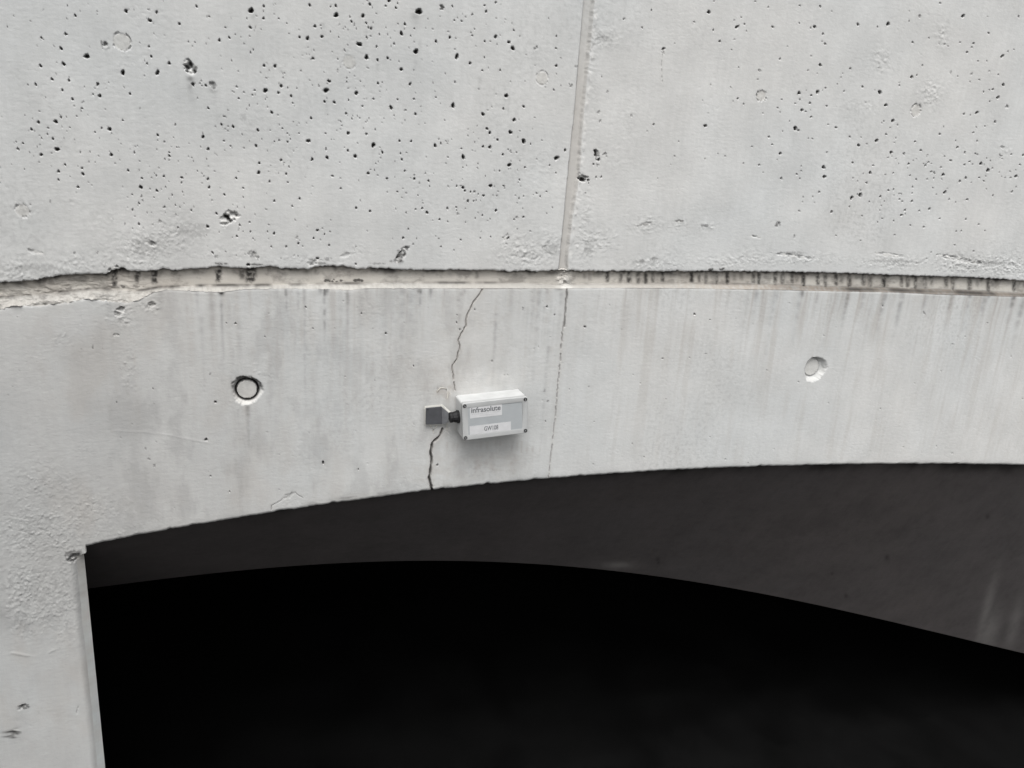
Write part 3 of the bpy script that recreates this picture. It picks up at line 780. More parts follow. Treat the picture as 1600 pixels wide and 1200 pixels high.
# ---------------------------------------------------------------- rain streaks on the lower wall
lowm = (Z < zf).astype(float)
dz = np.clip(zf - Z, 0, 10)
st1 = fbm(X + .003 * fbm(X, Z, .08, 140, 2), Z * .07, .017, 141, 3, .55); st2 = fbm(X, Z * .04, .035, 143, 3, .6); st3 = fbm(X, Z * .6, .10, 145, 2)
region = np.interp(PX[0], [0, 200, 300, 560, 700, 900, 1050, 1150, 1600], [.15, .3, .8, .8, .8, .35, .35, .8, 1.0])[None, :]
stk = np.clip(st1 * .55 + st2 * .9 + st3 * .5, 0, 1) * region
SG = np.maximum(SG, lowm * .40 * stk * (.30 + .70 * np.exp(-dz / .22)))
SG = np.maximum(SG, lowm * .20 * np.clip(fbm(X, Z * .5, .16, 147, 4, .6) * 1.3, 0, 1) * sstep(1000, 700, PX))
SR = np.maximum(SR, lowm * .16 * np.clip(st1 + .5 * st2 - .1, 0, 1) * region * np.exp(-dz / .07))


def drip(px, py0, py1, w, a, arr=None, seed=5):
    arr = SR if arr is None else arr
    x0, z0 = U1(px, py0); _, z1 = U1(px, py1); mx, _ = mpp(px, py0)
    s = window(x0, (z0 + z1) / 2, w * mx * 4, (z0 - z1) / 2 + .01)
    t = np.clip((z0 - Z[s]) / (z0 - z1), 0, 1)
    wob = .0012 * fbm(Z[s] * 0 + px, Z[s], .04, seed + int(px), 2)
    g = np.exp(-((X[s] - x0 - wob) / (w * mx * (1 - .4 * t))) ** 2) * (1 - t) ** 1.3 * (Z[s] <= z0 + .001) * (Z[s] >= z1)
    g = g * np.clip(.75 + .8 * fbm(X[s] * .3, Z[s], .02, seed + 9, 3), 0, 1.2)
    arr[s] = np.maximum(arr[s], (1.65 if px < 1100 else 1.25) * a * g)


for px, y1, w, a in ((447, 520, 3, .3), (466, 500, 3, .22), (507, 560, 3, .42), (510, 470, 5, .4), (543, 560, 3.5, .24), (500, 465, 6, .3), (657, 505, 3, .36), (673, 475, 3.2, .3), (655, 464, 4, .45), (573, 480, 4, .2), (695, 470, 2, .25),
                     (726, 462, 3, .3), (345, 600, 3, .25), (346, 470, 5, .7), (186, 505, 5, .3), (330, 560, 6, .16), (290, 520, 5, .12), (250, 540, 8, .14), (875, 457, 9, .35), (855, 470, 3, .2),
                     (1183, 520, 4, .24), (1215, 500, 4, .2), (1254, 480, 3.5, .6), (1252, 560, 4, .22), (1278, 520, 3, .2), (1325, 540, 4, .42), (1350, 500, 4, .22), (1383, 540, 4.5, .4), (1410, 560, 4.5, .32),
                     (1447, 500, 4, .3), (1460, 480, 3, .2), (1488, 540, 4.5, .34), (1516, 500, 3.5, .4), (1515, 480, 3, .5), (1540, 530, 5, .34), (1545, 470, 4, .5), (1584, 520, 4.5, .42), (1585, 480, 3, .55), (1600, 560, 5, .3)):
    py0 = float(np.interp(px, FRONT[:, 0], FRONT[:, 1])) + .5
    drip(px, py0, y1, w, a)
for k in range(46):
    px = RNG.uniform(1120, 1620) if k < 26 else RNG.uniform(240, 860)
    py0 = float(np.interp(px, FRONT[:, 0], FRONT[:, 1])) + .5
    drip(px, py0, py0 + RNG.uniform(40, 200), RNG.uniform(2, 5), RNG.uniform(.06, .18), SG if k % 2 else SR, 40 + k)
for k in range(70):
    px = RNG.uniform(150, 880); py0 = float(np.interp(px, FRONT[:, 0], FRONT[:, 1])) + RNG.choice([.5, .5, 40, 90])
    drip(px, py0, min(py0 + RNG.uniform(120, 340), 800), RNG.uniform(2.5, 7), RNG.uniform(.06, .15), SG if k % 3 else SR, 400 + k)
for k in range(22):
    px = RNG.uniform(1180, 1620); py0 = float(np.interp(px, FRONT[:, 0], FRONT[:, 1])) + .5
    drip(px, py0, py0 + RNG.uniform(80, 260), RNG.uniform(4, 9), RNG.uniform(.05, .12), SG, 500 + k)
drip(387, 634, 760, 4, .22); drip(384, 634, 800, 7, .14, SG); drip(372, 640, 700, 3, .12)
drip(297, 120, 160, 6, .32); drip(298, 120, 200, 9, .10); drip(333, 140, 170, 6, .22); drip(395, 22, 38, 5, .2); drip(510, 145, 200, 4, .13); drip(650, 85, 120, 4, .16)
drip(650, 22, 50, 9, .16); drip(837, 80, 110, 5, .12); drip(1271, 592, 640, 6, .10, SG); drip(355, 352, 400, 10, .10); drip(1242, 205, 240, 6, .10); drip(572, 50, 80, 3, .12)
for cx, cy, ln in ((750, 120, 50), (790, 155, 40), (583, 232, 40), (656, 60, 60), (505, 35, 40), (723, 245, 25), (818, 226, 30), (590, 100, 35)):
    drip(cx, cy, cy + ln, 3, .10)
for k, px in enumerate((820, 825, 831, 839, 845, 850, 854, 858, 862, 867)):
    drip(px, 470 + 9 * (k % 4), 560 + 14 * (k % 5), 2.6, .06 + .02 * (k % 3))
for px in np.arange(700, 850, 9):
    drip(px + RNG.uniform(-3, 3), 690, 760, RNG.uniform(2, 4), RNG.uniform(.12, .26), SG)
# damp brown film by the box, above the arch and in a few clouds
blob(SG, 700, 614, 24, 18, .42, .02, 151); blob(SG, 687, 612, 11, 9, .6, .01, 152); blob(SG, 770, 725, 64, 26, .36, .04, 153); blob(SG, 690, 590, 50, 44, .22, .03, 154); blob(SG, 720, 500, 60, 60, .16, .04, 1541); blob(SG, 640, 560, 60, 70, .14, .05, 1542); blob(SR, 687, 606, 10, 5, .22, .008, 1543)
blob(SG, 740, 580, 120, 70, .12, .06, 155); blob(SG, 690, 735, 50, 34, .26, .03, 156); blob(SG, 790, 560, 40, 60, .08, .05, 157)
blob(SB, 770, 590, 55, 12, .22, .03, 158)
blob(SB, 700, 672, 7, 8, .5, .006, 159, .4); blob(SB, 703, 612, 5, 6, .5, .006, 160, .4)
blob(SR, 40, 970, 60, 22, .20, .05, 161); blob(SR, 10, 960, 30, 16, .22, .03, 162); blob(SR, 116, 868, 14, 12, .55, .012, 163, .2); blob(SR, 124, 885, 5, 14, .4, .01, 164)
blob(SG, 230, 780, 90, 60, .10, .08, 165); blob(SG, 120, 640, 90, 60, .07, .1, 166); blob(SR, 24, 1150, 14, 10, .12, .02, 167); blob(SR, 30, 1125, 10, 20, .08, .02, 168)
blob(SG, 1200, 600, 200, 60, .05, .1, 169); blob(SR, 390, 190, 60, 30, .05, .05, 170); blob(SR, 270, 370, 50, 30, .10, .02, 171); blob(SR, 1020, 352, 60, 12, .08, .02, 172)
blob(SR, 50, 150, 16, 30, .04, .05, 173)
zap = za[None, :]
da = Z - zap
arch_st = np.interp(PX[0], [0, 130, 300, 440, 480, 560, 650, 700, 730, 760, 800, 900, 1000, 1600], [.1, .3, .15, .15, .5, .7, .5, .1, .35, .55, .2, .25, .15, .22])[None, :]
SR = np.maximum(SR, arch_st * .75 * np.exp(-((da - .011) / .006) ** 2) * np.clip(.55 + 1.2 * fbm(X, Z, .04, 175, 4, .6, ax=2.5), 0, 1) * lowm)
SG = np.maximum(SG, .30 * arch_st * np.exp(-(da / .03) ** 2) * lowm)
for cx, cy, rx, ry, a in ((345, 412, 12, 1.6, .7), (398, 413, 12, 1.6, .75), (500, 411, 10, 2, .5), (512, 404, 6, 3, .45), (488, 406, 6, 2, .5), (590, 412, 14, 1.5, .4), (1112, 421, 5, 2, .8), (1128, 420, 4, 2.5, .8), (1004, 408, 5, 2.5, .5),
                          (1022, 405, 6, 3, .45), (625, 400, 5, 12, .6), (620, 408, 10, 3, .5), (395, 396, 6, 6, .5), (1010, 350, 10, 3, .4), (1063, 345, 6, 2, .6), (1102, 352, 9, 2, .5), (1215, 351, 4, 5, .55), (1240, 395, 20, 2, .35), (1400, 408, 40, 2, .3), (1540, 410, 30, 3, .4),
                          (37, 1104, 9, 4, .7), (20, 1146, 11, 7, .75), (380, 183, 6, 6, .2), (860, 388, 14, 10, .25), (830, 400, 16, 6, .2), (230, 385, 26, 16, .25), (300, 360, 26, 12, .2), (60, 420, 40, 8, .2), (920, 388, 8, 10, .25), (940, 60, 14, 6, .3)):
    blob(SR, cx, cy, rx, ry, a, .008, 700 + int(cx), .12)
SR = np.maximum(SR, lowm * .13 * np.clip(1.7 * fbm(X, Z * .45, .09, 187, 5, .62) - .05, 0, 1) * sstep(950, 650, PX) * sstep(40, 260, PX))
# darker in the deep parts of rough stucco
SR = np.maximum(SR, .16 * np.clip(RM, 0, 1) * sstep(.05, .5, r1))
SR = np.maximum(SR, .11 * sstep(.1, .8, fbm(X, Z, .5, 181, 3)) * sstep(.0, .5, fbm(X, Z, .012, 183, 2)))
# light falloff towards the left and lower left, painted into the colour
falloff = sstep(700, 60, PX) * (.05 + .09 * sstep(350, 1000, PY)) + .05 * sstep(560, 0, PX) * sstep(300, 900, PY)
SG = np.maximum(SG, 0)
falloff = .06 + .16 * sstep(1150, 0, PX) - .06 * sstep(900, 1500, PX) * sstep(470, 520, PY) + .20 * sstep(800, 0, PX) * sstep(430, 560, PY) + .16 * sstep(300, 1000, PY) * sstep(500, 0, PX)
FALL = np.clip(falloff * (1 + .3 * fbm(X, Z, .6, 185, 2)), 0, .6)

# ---------------------------------------------------------------- trim the sheet to the opening
inside = (Z < zap) & (X > XNUB) & (X < 2 * APEX - XNUB)
ZN = ZNUB - .016 * np.clip((XNUB - xs) / (XNUB - XJ), 0, 1) ** 1.5 + .0015 * fbm(xs, xs * 0 + 8.8, .012, 195, 2)
ZN = np.where((xs > XJ) & (xs < XNUB + .02), ZN, ZNUB)
za_ch = 0
jn = .0016 * fbm(zs, zs * 0 + .5, .03, 191, 4, .6)
jagg = .0012 * fbm(zs, zs * 0 + .5, .09, 191, 2, .5)
XE = XJ + jagg
inside |= (Z < ZN[None, :]) & (X > XE[:, None]) & (X < XJR)
# nub between ZCOR and ZNUB keeps the stone left of XNUB
valid = ~inside
Xg = X.copy(); Zg = Z.copy()
# snap the first removed row of each column to the arch line
colmask = (xs > XNUB) & (xs < 2 * APEX - XNUB)
keepv = valid.copy()
for j in np.nonzero(colmask)[0]:
    i = int(np.argmax(zs < za[j]))
    Zg[i, j] = za[j]; keepv[i, j] = True
for i in np.nonzero(zs < ZNUB)[0]:
    j = int(np.argmax(xs > XE[i]))
    Xg[i, j] = XE[i]; keepv[i, j] = True
    j2 = int(np.argmax(xs > XJR)) - 1
    Xg[i, j2] = XJR; keepv[i, j2] = True
for i in np.nonzero((zs < ZCOR) & (zs >= ZNUB))[0]:
    j = int(np.argmax(xs > XNUB)); Xg[i, j] = XNUB; keepv[i, j] = True
# bottom of the nub
for j in np.nonzero((xs > XJ) & (xs <= XNUB))[0]:
    i = int(np.argmax(zs < ZN[j]))
    Zg[i, j] = ZN[j]; keepv[i, j] = True
valid = keepv
# rounded arrises along the opening
da2 = np.where(colmask[None, :], Zg - zap, 1)
D += .006 * np.clip(1 - np.clip(da2, 0, 1) / .0085, 0, 1) ** 2
dj = np.where((Zg < ZNUB), XJ + jagg[:, None] - Xg, 1)
dj = np.where(dj < -.01, 1, dj)
D += .010 * np.clip(1 - np.clip(dj, 0, 1) / .016, 0, 1) ** 2

# ---------------------------------------------------------------- split into parts
fv = valid[:-1, :-1] & valid[1:, :-1] & valid[:-1, 1:] & valid[1:, 1:]
Xc = (X[:-1, :-1] + X[1:, 1:]) / 2; Zc = (Z[:-1, :-1] + Z[1:, 1:]) / 2
ztc = (zt[:, :-1] + zt[:, 1:]) / 2; zfc = (zf[:, :-1] + zf[:, 1:]) / 2; zic = (zi[:, :-1] + zi[:, 1:]) / 2
XLc = (XL[:-1] + XL[1:]) / 2; XRc = (XR[:-1] + XR[1:]) / 2
lj = np.array([(886, 440), (884, 480), (882, 500), (878, 530), (876, 560), (873, 590), (870, 620), (868, 650), (863, 690), (860, 720), (857, 747), (856, 760)], float)
ljx, ljz = U(lj[:, 0], lj[:, 1]); o = np.argsort(ljz)
XMc = np.interp(zs, ljz[o], ljx[o])[:-1, None]
cls = np.zeros(Xc.shape, int)
up = Zc >= ztc
cls[up & (Xc < XLc)] = 1; cls[up & (Xc >= XLc) & (Xc <= XRc)] = 2; cls[up & (Xc > XRc)] = 3
cls[~up & (Zc >= zic)] = 4; cls[~up & (Zc < zic) & (Zc >= zfc)] = 5
low = Zc < zfc
cls[low & (Xc < XMc)] = 6; cls[low & (Xc >= XMc)] = 7
for k, (cx, cz, r) in enumerate(PLUGS):
    cls[(np.hypot(Xc - cx, Zc - cz) < r) & (cls > 0)] = 10 + k
# vertex normals of the whole sheet, so that the parts meet without a seam
P3 = np.stack([Xg, D, Zg], -1)
e1 = np.zeros_like(P3); e2 = np.zeros_like(P3)
e1[:, 1:-1] = P3[:, 2:] - P3[:, :-2]; e1[:, 0] = P3[:, 1] - P3[:, 0]; e1[:, -1] = P3[:, -1] - P3[:, -2]
e2[1:-1] = P3[2:] - P3[:-2]; e2[0] = P3[1] - P3[0]; e2[-1] = P3[-1] - P3[-2]
NR = np.cross(e1, -e2)
NR /= np.linalg.norm(NR, axis=-1, keepdims=True) + 1e-12
NR[NR[..., 1] > 0] *= -1
bad = ~np.isfinite(NR).all(-1)
NR[bad] = (0, -1, 0)
SG = np.clip(SG, 0, 1)
RMA = np.clip(RM * bro, 0, 1).astype(np.float32); FALLA = FALL.astype(np.float32)
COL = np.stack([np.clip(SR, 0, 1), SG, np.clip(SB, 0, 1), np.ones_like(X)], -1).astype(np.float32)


def grid_part(name, mask, mat, parent, custom=True):
    fi, fj = np.nonzero(mask & fv)
    if len(fi) == 0:
        return None
    a = fi * nx + fj
    quad = np.stack([a, a + nx, a + nx + 1, a + 1], 1)
    used, inv = np.unique(quad, return_inverse=True)
    inv = inv.reshape(quad.shape).astype(np.int32)
    co = P3.reshape(-1, 3)[used].astype(np.float32)
    me = bpy.data.meshes.new(name)
    me.vertices.add(len(co)); me.vertices.foreach_set('co', co.ravel())
    me.loops.add(inv.size); me.loops.foreach_set('vertex_index', inv.ravel())
    me.polygons.add(len(inv))
    me.polygons.foreach_set('loop_start', np.arange(0, inv.size, 4, dtype=np.int32))
    me.polygons.foreach_set('loop_total', np.full(len(inv), 4, np.int32))
    me.polygons.foreach_set('use_smooth', np.ones(len(inv), bool))
    me.update(calc_edges=True)
    at = me.attributes.new('stain_shade', 'FLOAT_COLOR', 'POINT')
    at.data.foreach_set('color', COL.reshape(-1, 4)[used].ravel())
    for nm, arr in (('rough', RMA), ('light_falloff', FALLA)):
        a2 = me.attributes.new(nm, 'FLOAT', 'POINT'); a2.data.foreach_set('value', arr.ravel()[used])
    if custom:
        nr = NR.reshape(-1, 3)[used].astype(np.float32)
        me.normals_split_custom_set_from_vertices(nr)
    return link(name, me, mat, parent)


# ---- upper parapet
parapet = tag(empty("parapet", (0, 0, 0)), "pale grey upper concrete wall above the horizontal groove, pitted with many small black air holes", "wall")
p1 = grid_part("panel", cls == 1, M_panel, parapet); p1['label'] = "left panel, thick with black air holes"
p3 = grid_part("panel", cls == 3, M_panel, parapet); p3['label'] = "right panel, smoother and with fewer holes"
grid_part("joint_strip", cls == 2, M_joint, parapet)
for k in range(2, 8):
    grid_part("tie_hole_plug", cls == 10 + k, M_plug, parapet)
# ---- arched wall below
arch = tag(empty("arch_wall", (0, 0, 0)), "lower concrete wall with thin crack, rain streaks and dark arched opening below the groove", "wall")
w1 = grid_part("wall_face", cls == 6, M_lower, arch); w1['label'] = "left wall face with the crack and rough stucco pier"
w2 = grid_part("wall_face", cls == 7, M_lower, arch); w2['label'] = "right wall face with pale rain streaks"
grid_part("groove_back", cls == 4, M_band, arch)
grid_part("ledge", cls == 5, M_ledge, arch)
q1 = grid_part("tie_hole_plug", cls == 10, M_plug, arch); q1['label'] = "round plug ringed by a black gap"
q2 = grid_part("tie_hole_plug", cls == 11, M_plug, arch); q2['label'] = "pale round plug sunk in a clean hollow"


def strip(name, A, B, mat, parent, cuts=4, stain_shade=None, smooth=True):
    """ruled surface between two chains of points"""
    A = np.asarray(A, float); B = np.asarray(B, float); n = len(A)
    vs = []; cs = []
    for k in range(cuts + 1):
        t = k / cuts
        vs.append(A * (1 - t) + B * t)
        cs.append(np.tile([t], (n, 1)))
    V = np.concatenate(vs)
    F = []
    for k in range(cuts):
        for i in range(n - 1):
            a = k * n + i
            F.append((a, a + 1, a + n + 1, a + n))
    me = bpy.data.meshes.new(name); me.from_pydata(V.tolist(), [], F); me.update()
    at = me.attributes.new('stain_shade', 'FLOAT_COLOR', 'POINT')
    c = np.zeros((len(V), 4), np.float32); c[:, 3] = 1
    if stain_shade is not None:
        c[:, :3] = stain_shade(V, np.concatenate(cs)[:, 0])
    at.data.foreach_set('color', c.ravel())
    return link(name, me, mat, parent, smooth)


# underside lip of the arch
ii = [(int(np.argmax(zs < za[j])), j) for j in np.nonzero(colmask)[0]]
E = np.array([P3[i, j] for i, j in ii])
Eb = E.copy(); Eb[:, 1] = .035
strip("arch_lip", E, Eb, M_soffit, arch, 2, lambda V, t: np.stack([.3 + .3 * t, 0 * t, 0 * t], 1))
# reveal of the left pier
rows = np.nonzero(zs < ZNUB)[0]
A = np.array([P3[i, int(np.argmax(xs > XE[i]))] for i in rows])
RD = .024
xb0 = U1(133, 868, RD)[0]; xb1 = U1(163, 1200, RD)[0]
B = np.stack([np.full(len(rows), (xb0 + xb1) / 2), np.full(len(rows), RD), A[:, 2]], 1)
A0 = A.copy(); A0[0, 2] = ZNUB + .014; B[0, 2] = ZNUB + .014


def rstain(V, t):
    n = fbm(V[:, 2] * 1.0, V[:, 1] * 1.0, .05, 211, 3)
    top = np.exp(-(ZNUB - V[:, 2]) / .05)
    return np.stack([np.clip(.45 * top * (.6 + n), 0, 1), np.clip(.5 * top + .15 + .2 * n, 0, .6), np.zeros(len(V))], 1)


strip("reveal", A0, B, M_reveal, arch, 10, rstain)
Bb = B.copy(); Bb[:, 0] = XJ - .3; Bb[:, 1] = RD + .02
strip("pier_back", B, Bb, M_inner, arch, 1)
# mirrored pier on the far right (outside the photograph)
A = np.array([(XJR, .0, ZNUB), (XJR, 0, GROUND)]); B = A + np.array([-.03, RD, 0])
strip("reveal", A, B, M_reveal, arch, 1)
# soffit: flared vault between the arch line and its inner edge
xsf = np.linspace(XJ - 1.5, XJR + 1.5, 900)
z_near = np.where(xsf > axx[-1], axz[-1] + sl_e * (xsf - axx[-1]), np.interp(xsf, axx, axz)) + .004
xf_end, zf_end = sx[-1], sz[-1]
z_farr = np.where(xsf < xf_end, np.interp(xsf, sx, sz), zf_end + (sz[-1] - sz[-2]) / (sx[-1] - sx[-2]) * (xsf - xf_end) * 1.0)
z_farr = np.maximum(z_farr, GROUND + .1)
z_farr = np.minimum(z_farr, z_near - .05)
NA = np.stack([xsf, np.full_like(xsf, .02), z_near], 1); NB = np.stack([xsf, np.full_like(xsf, SOF), z_farr], 1)


def soffit_stain_shade(V, t):
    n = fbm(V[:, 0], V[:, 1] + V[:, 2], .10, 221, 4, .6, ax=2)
    r = np.clip(.95 * np.exp(-(t / .055) ** 2) * (.75 + n) + .14 * np.clip(n, 0, 1) + .16 * np.clip(fbm(V[:, 0], V[:, 1] * 2, .035, 223, 3, .6), 0, 1), 0, 1)  # occluded strip behind the arch edge painted dark, plus mottled grime
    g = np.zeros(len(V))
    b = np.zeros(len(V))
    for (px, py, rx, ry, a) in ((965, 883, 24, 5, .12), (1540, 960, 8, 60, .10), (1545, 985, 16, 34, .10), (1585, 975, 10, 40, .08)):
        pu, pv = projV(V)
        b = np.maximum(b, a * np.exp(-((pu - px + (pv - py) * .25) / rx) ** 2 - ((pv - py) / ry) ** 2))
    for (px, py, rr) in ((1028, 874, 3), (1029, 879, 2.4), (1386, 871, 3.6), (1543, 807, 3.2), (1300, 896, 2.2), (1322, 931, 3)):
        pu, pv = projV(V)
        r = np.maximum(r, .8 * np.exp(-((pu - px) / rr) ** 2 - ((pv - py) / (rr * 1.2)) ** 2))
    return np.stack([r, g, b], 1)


def projV(V):
    c = np.stack([V[:, 0], V[:, 1] + D_CAM, V[:, 2]], -1) @ MW
    return 800 + F_PX * c[:, 0] / c[:, 2], 600 + F_PX * c[:, 1] / c[:, 2]


strip("soffit", NA, NB, M_soffit, arch, 110, soffit_stain_shade)
# top and back of the wall's body (seen only from aside)
bm = bmesh.new()
bmesh.ops.create_cube(bm, size=1)
x0, x1 = xs[0], xs[-1]
for v in bm.verts:
    v.co = Vector((x0 if v.co.x < 0 else x1, .03 if v.co.y < 0 else .5, -.62 if v.co.z < 0 else zs[0]))
bm_obj("wall_core", bm, M_panel, arch)

# ---------------------------------------------------------------- tunnel behind, ground
tun = []
yb = 7.0
ceil_b = NB.copy(); ceil_b[:, 1] = yb
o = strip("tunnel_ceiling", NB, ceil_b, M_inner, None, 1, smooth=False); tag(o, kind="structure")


def quad(name, pts, mat):
    me = bpy.data.meshes.new(name); me.from_pydata(pts, [], [(0, 1, 2, 3)]); me.update()
    return link(name, me, mat)


for xw in (XJ - 1.5, XJR + 1.5):
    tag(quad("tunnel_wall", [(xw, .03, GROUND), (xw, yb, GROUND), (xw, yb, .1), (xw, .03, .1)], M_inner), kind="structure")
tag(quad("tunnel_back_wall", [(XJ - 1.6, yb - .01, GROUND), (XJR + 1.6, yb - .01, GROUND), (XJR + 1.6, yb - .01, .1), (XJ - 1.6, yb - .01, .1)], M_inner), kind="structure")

mg, t, b = new_mat("dark_water")
tc = t.nodes.new("ShaderNodeTexCoord"); P = tc.outputs['Object']
gcol = mixc(t, ramp(t, noise(t, P, 3, 5), .35, .65), (0.004, 0.004, 0.004), (0.007, 0.007, 0.007))
t.links.new(gcol, b.inputs['Base Color']); b.inputs['Roughness'].default_value = .12; b.inputs['IOR'].default_value = 1.33
bp = t.nodes.new("ShaderNodeBump"); bp.inputs['Distance'].default_value = .003
t.links.new(noise(t, P, 30, 5), bp.inputs['Height']); t.links.new(bp.outputs[0], b.inputs['Normal'])
tag(quad("water", [(-400, -400, GROUND), (400, -400, GROUND), (400, 400, GROUND), (-400, 400, GROUND)], mg), kind="structure")

# ---------------------------------------------------------------- sensor box
BD = .075                                            # depth of the box off the wall
c4 = [Vector((U1(px, py, -BD)[0], 0, U1(px, py, -BD)[1])) for px, py in ((723.5, 630.5), (826, 619.5), (823.5, 676.5), (722, 689))]
cen = sum(c4, Vector()) / 4
ux = ((c4[1] - c4[0]) + (c4[2] - c4[3])).normalized()
W = ((c4[1] - c4[0]).length + (c4[2] - c4[3]).length) / 2
Hh = ((c4[0] - c4[3]).length + (c4[1] - c4[2]).length) / 2
tilt = math.atan2(ux.z, ux.x)
print("box", W, Hh, math.degrees(tilt), cen)
WALLY = 0.0
box = empty("sensor_box", (cen.x, WALLY, cen.z), (0, -tilt, 0))
tag(box, "light grey plastic sensor box with two white stickers, screwed to the lower wall", "sensor")


def rbox(sx_, sy_, sz_, y0, rc, re, inset=None):
    """rounded box: front at y0 - sy_, vertical arrises rounded rc, others re"""
    bm = bmesh.new()
    bmesh.ops.create_cube(bm, size=1)
    for v in bm.verts:
        v.co = Vector((v.co.x * sx_, y0 - sy_ / 2 + v.co.y * sy_, v.co.z * sz_))
    ed = [e for e in bm.edges if abs(e.verts[0].co.y - e.verts[1].co.y) > 1e-6]
    bmesh.ops.bevel(bm, geom=ed, offset=rc, segments=5, affect='EDGES', profile=.5)
    fr = [f for f in bm.faces if f.normal.y < -.9]
    bm.normal_update()
    fr = [f for f in bm.faces if f.normal.y < -.9]
    ed = [e for f in fr for e in f.edges]
    if re:
        bmesh.ops.bevel(bm, geom=ed, offset=re, segments=3, affect='EDGES', profile=.5)
    return bm


seam = 0.0
hs_ = BD * .80
bm = rbox(W, hs_, Hh, -.0005, .0068, 0)
bm.normal_update()
bmesh.ops.delete(bm, geom=[f for f in bm.faces if abs(f.normal.y) > .9], context="FACES_ONLY")   # open tube: wall behind, lid in front
hou = bm_obj("housing", bm, M_box, box, True)

# lid with a sunken field
bm = rbox(W, BD - hs_ - .0005, Hh, -.0005 - hs_, .0068, .0020)
bm.normal_update()
f = max(bm.faces, key=lambda f: f.calc_area() if f.normal.y < -.9 else 0)
yf = f.calc_center_median().y
bmesh.ops.delete(bm, geom=[f] + [g for g in bm.faces if g.normal.y > .9], context='FACES_ONLY')
outer = [e for e in bm.edges if len(e.link_faces) == 1 and abs(e.verts[0].co.y - yf) < 1e-5 and abs(e.verts[1].co.y - yf) < 1e-5]
iw, ih = W / 2 - .0155, Hh / 2 - .0135
cor = ((-1, -1), (1, -1), (1, 1), (-1, 1))
iv = [bm.verts.new((a * iw, yf, b_ * ih)) for a, b_ in cor]
ie = [bm.edges.new((iv[k], iv[(k + 1) % 4])) for k in range(4)]
bmesh.ops.triangle_fill(bm, edges=outer + ie, use_beauty=True)
jv = [bm.verts.new((a * (iw - .0006), yf + .0016, b_ * (ih - .0006))) for a, b_ in cor]
for k in range(4):
    bm.faces.new((iv[k], iv[(k + 1) % 4], jv[(k + 1) % 4], jv[k]))
bmesh.ops.recalc_face_normals(bm, faces=bm.faces)
lid = bm_obj("lid", bm, M_lid, box, True)
lid.data.polygons.foreach_set('use_smooth', [abs(p.normal.y) < .98 for p in lid.data.polygons])
lid.modifiers.new("weighted", 'WEIGHTED_NORMAL')
bm = bmesh.new()
bm.faces.new([bm.verts.new((a * (iw - .0003), yf + .0013, b_ * (ih - .0003))) for a, b_ in cor])
bm_obj("lid_field", bm, M_inset, box)
YS = yf + .0016 - .0003          # face of the sunken field


def screw(x, z, a):
    bm = bmesh.new()
    mat = Matrix.Translation((x, yf - .0004, z)) @ Matrix.Rotation(math.radians(90), 4, 'X')
    bmesh.ops.create_cone(bm, cap_ends=True, segments=20, radius1=.0052, radius2=.0052, depth=.0012, matrix=mat)
    top = [f for f in bm.faces if f.normal.y < -.9 or (f.calc_center_median().y < yf - .0008 and len(f.verts) > 8)]
    bm.normal_update()
    top = [f for f in bm.faces if len(f.verts) > 8 and f.calc_center_median().y < yf - .0008]
    bmesh.ops.inset_region(bm, faces=top, thickness=.0009, depth=-.0006)
    o = bm_obj("screw", bm, M_screw, box)
    bm = bmesh.new()
    m2 = Matrix.Translation((x, yf - .0008, z)) @ Matrix.Rotation(a, 4, 'Y') @ Matrix.Diagonal((.0062, .0007, .0011, 1))
    bmesh.ops.create_cube(bm, size=1, matrix=m2)
    bm_obj("screw_slot", bm, M_inset, o)
    return o


for k, (a, b_) in enumerate(((-1, 1), (1, 1), (1, -1), (-1, -1))):
    screw(a * (W / 2 - .0072), b_ * (Hh / 2 - .0078), .6 + k * .9)


def sticker(x0, z0, x1, z1, rot, lab):
    bm = bmesh.new()
    m2 = Matrix.Translation(((x0 + x1) / 2, YS - .00025, (z0 + z1) / 2)) @ Matrix.Rotation(rot, 4, 'Y') @ Matrix.Diagonal((x1 - x0, .0003, z1 - z0, 1))
    bmesh.ops.create_cube(bm, size=1, matrix=m2)
    o = bm_obj("sticker", bm, M_paper, box); o['label'] = lab
    return o


def lettering(txt, x, z, size, width, parent, mat, yy, rot=0.0, off=0.0):
    cu = bpy.data.curves.new("lettering", 'FONT'); cu.body = txt; cu.size = size; cu.align_x = 'LEFT'; cu.offset = off
    tmp = bpy.data.objects.new("tmp", cu); C.objects.link(tmp)
    bpy.context.view_layer.update()
    dg = bpy.context.evaluated_depsgraph_get()
    me = bpy.data.meshes.new_from_object(tmp.evaluated_get(dg))
    bpy.data.objects.remove(tmp)
    me.name = "lettering"
    co = np.zeros(len(me.vertices) * 3); me.vertices.foreach_get('co', co); co = co.reshape(-1, 3)
    w = np.ptp(co[:, 0]); k = width / w
    xx = (co[:, 0] - co[:, 0].min()) * k; zz = co[:, 1]
    cr, sr = math.cos(rot), math.sin(rot)
    new = np.stack([x + xx * cr + zz * sr, np.full(len(xx), yy), z - xx * sr + zz * cr], 1)
    me.vertices.foreach_set('co', new.ravel()); me.update()
    o = link("lettering", me, mat, parent)
    return o


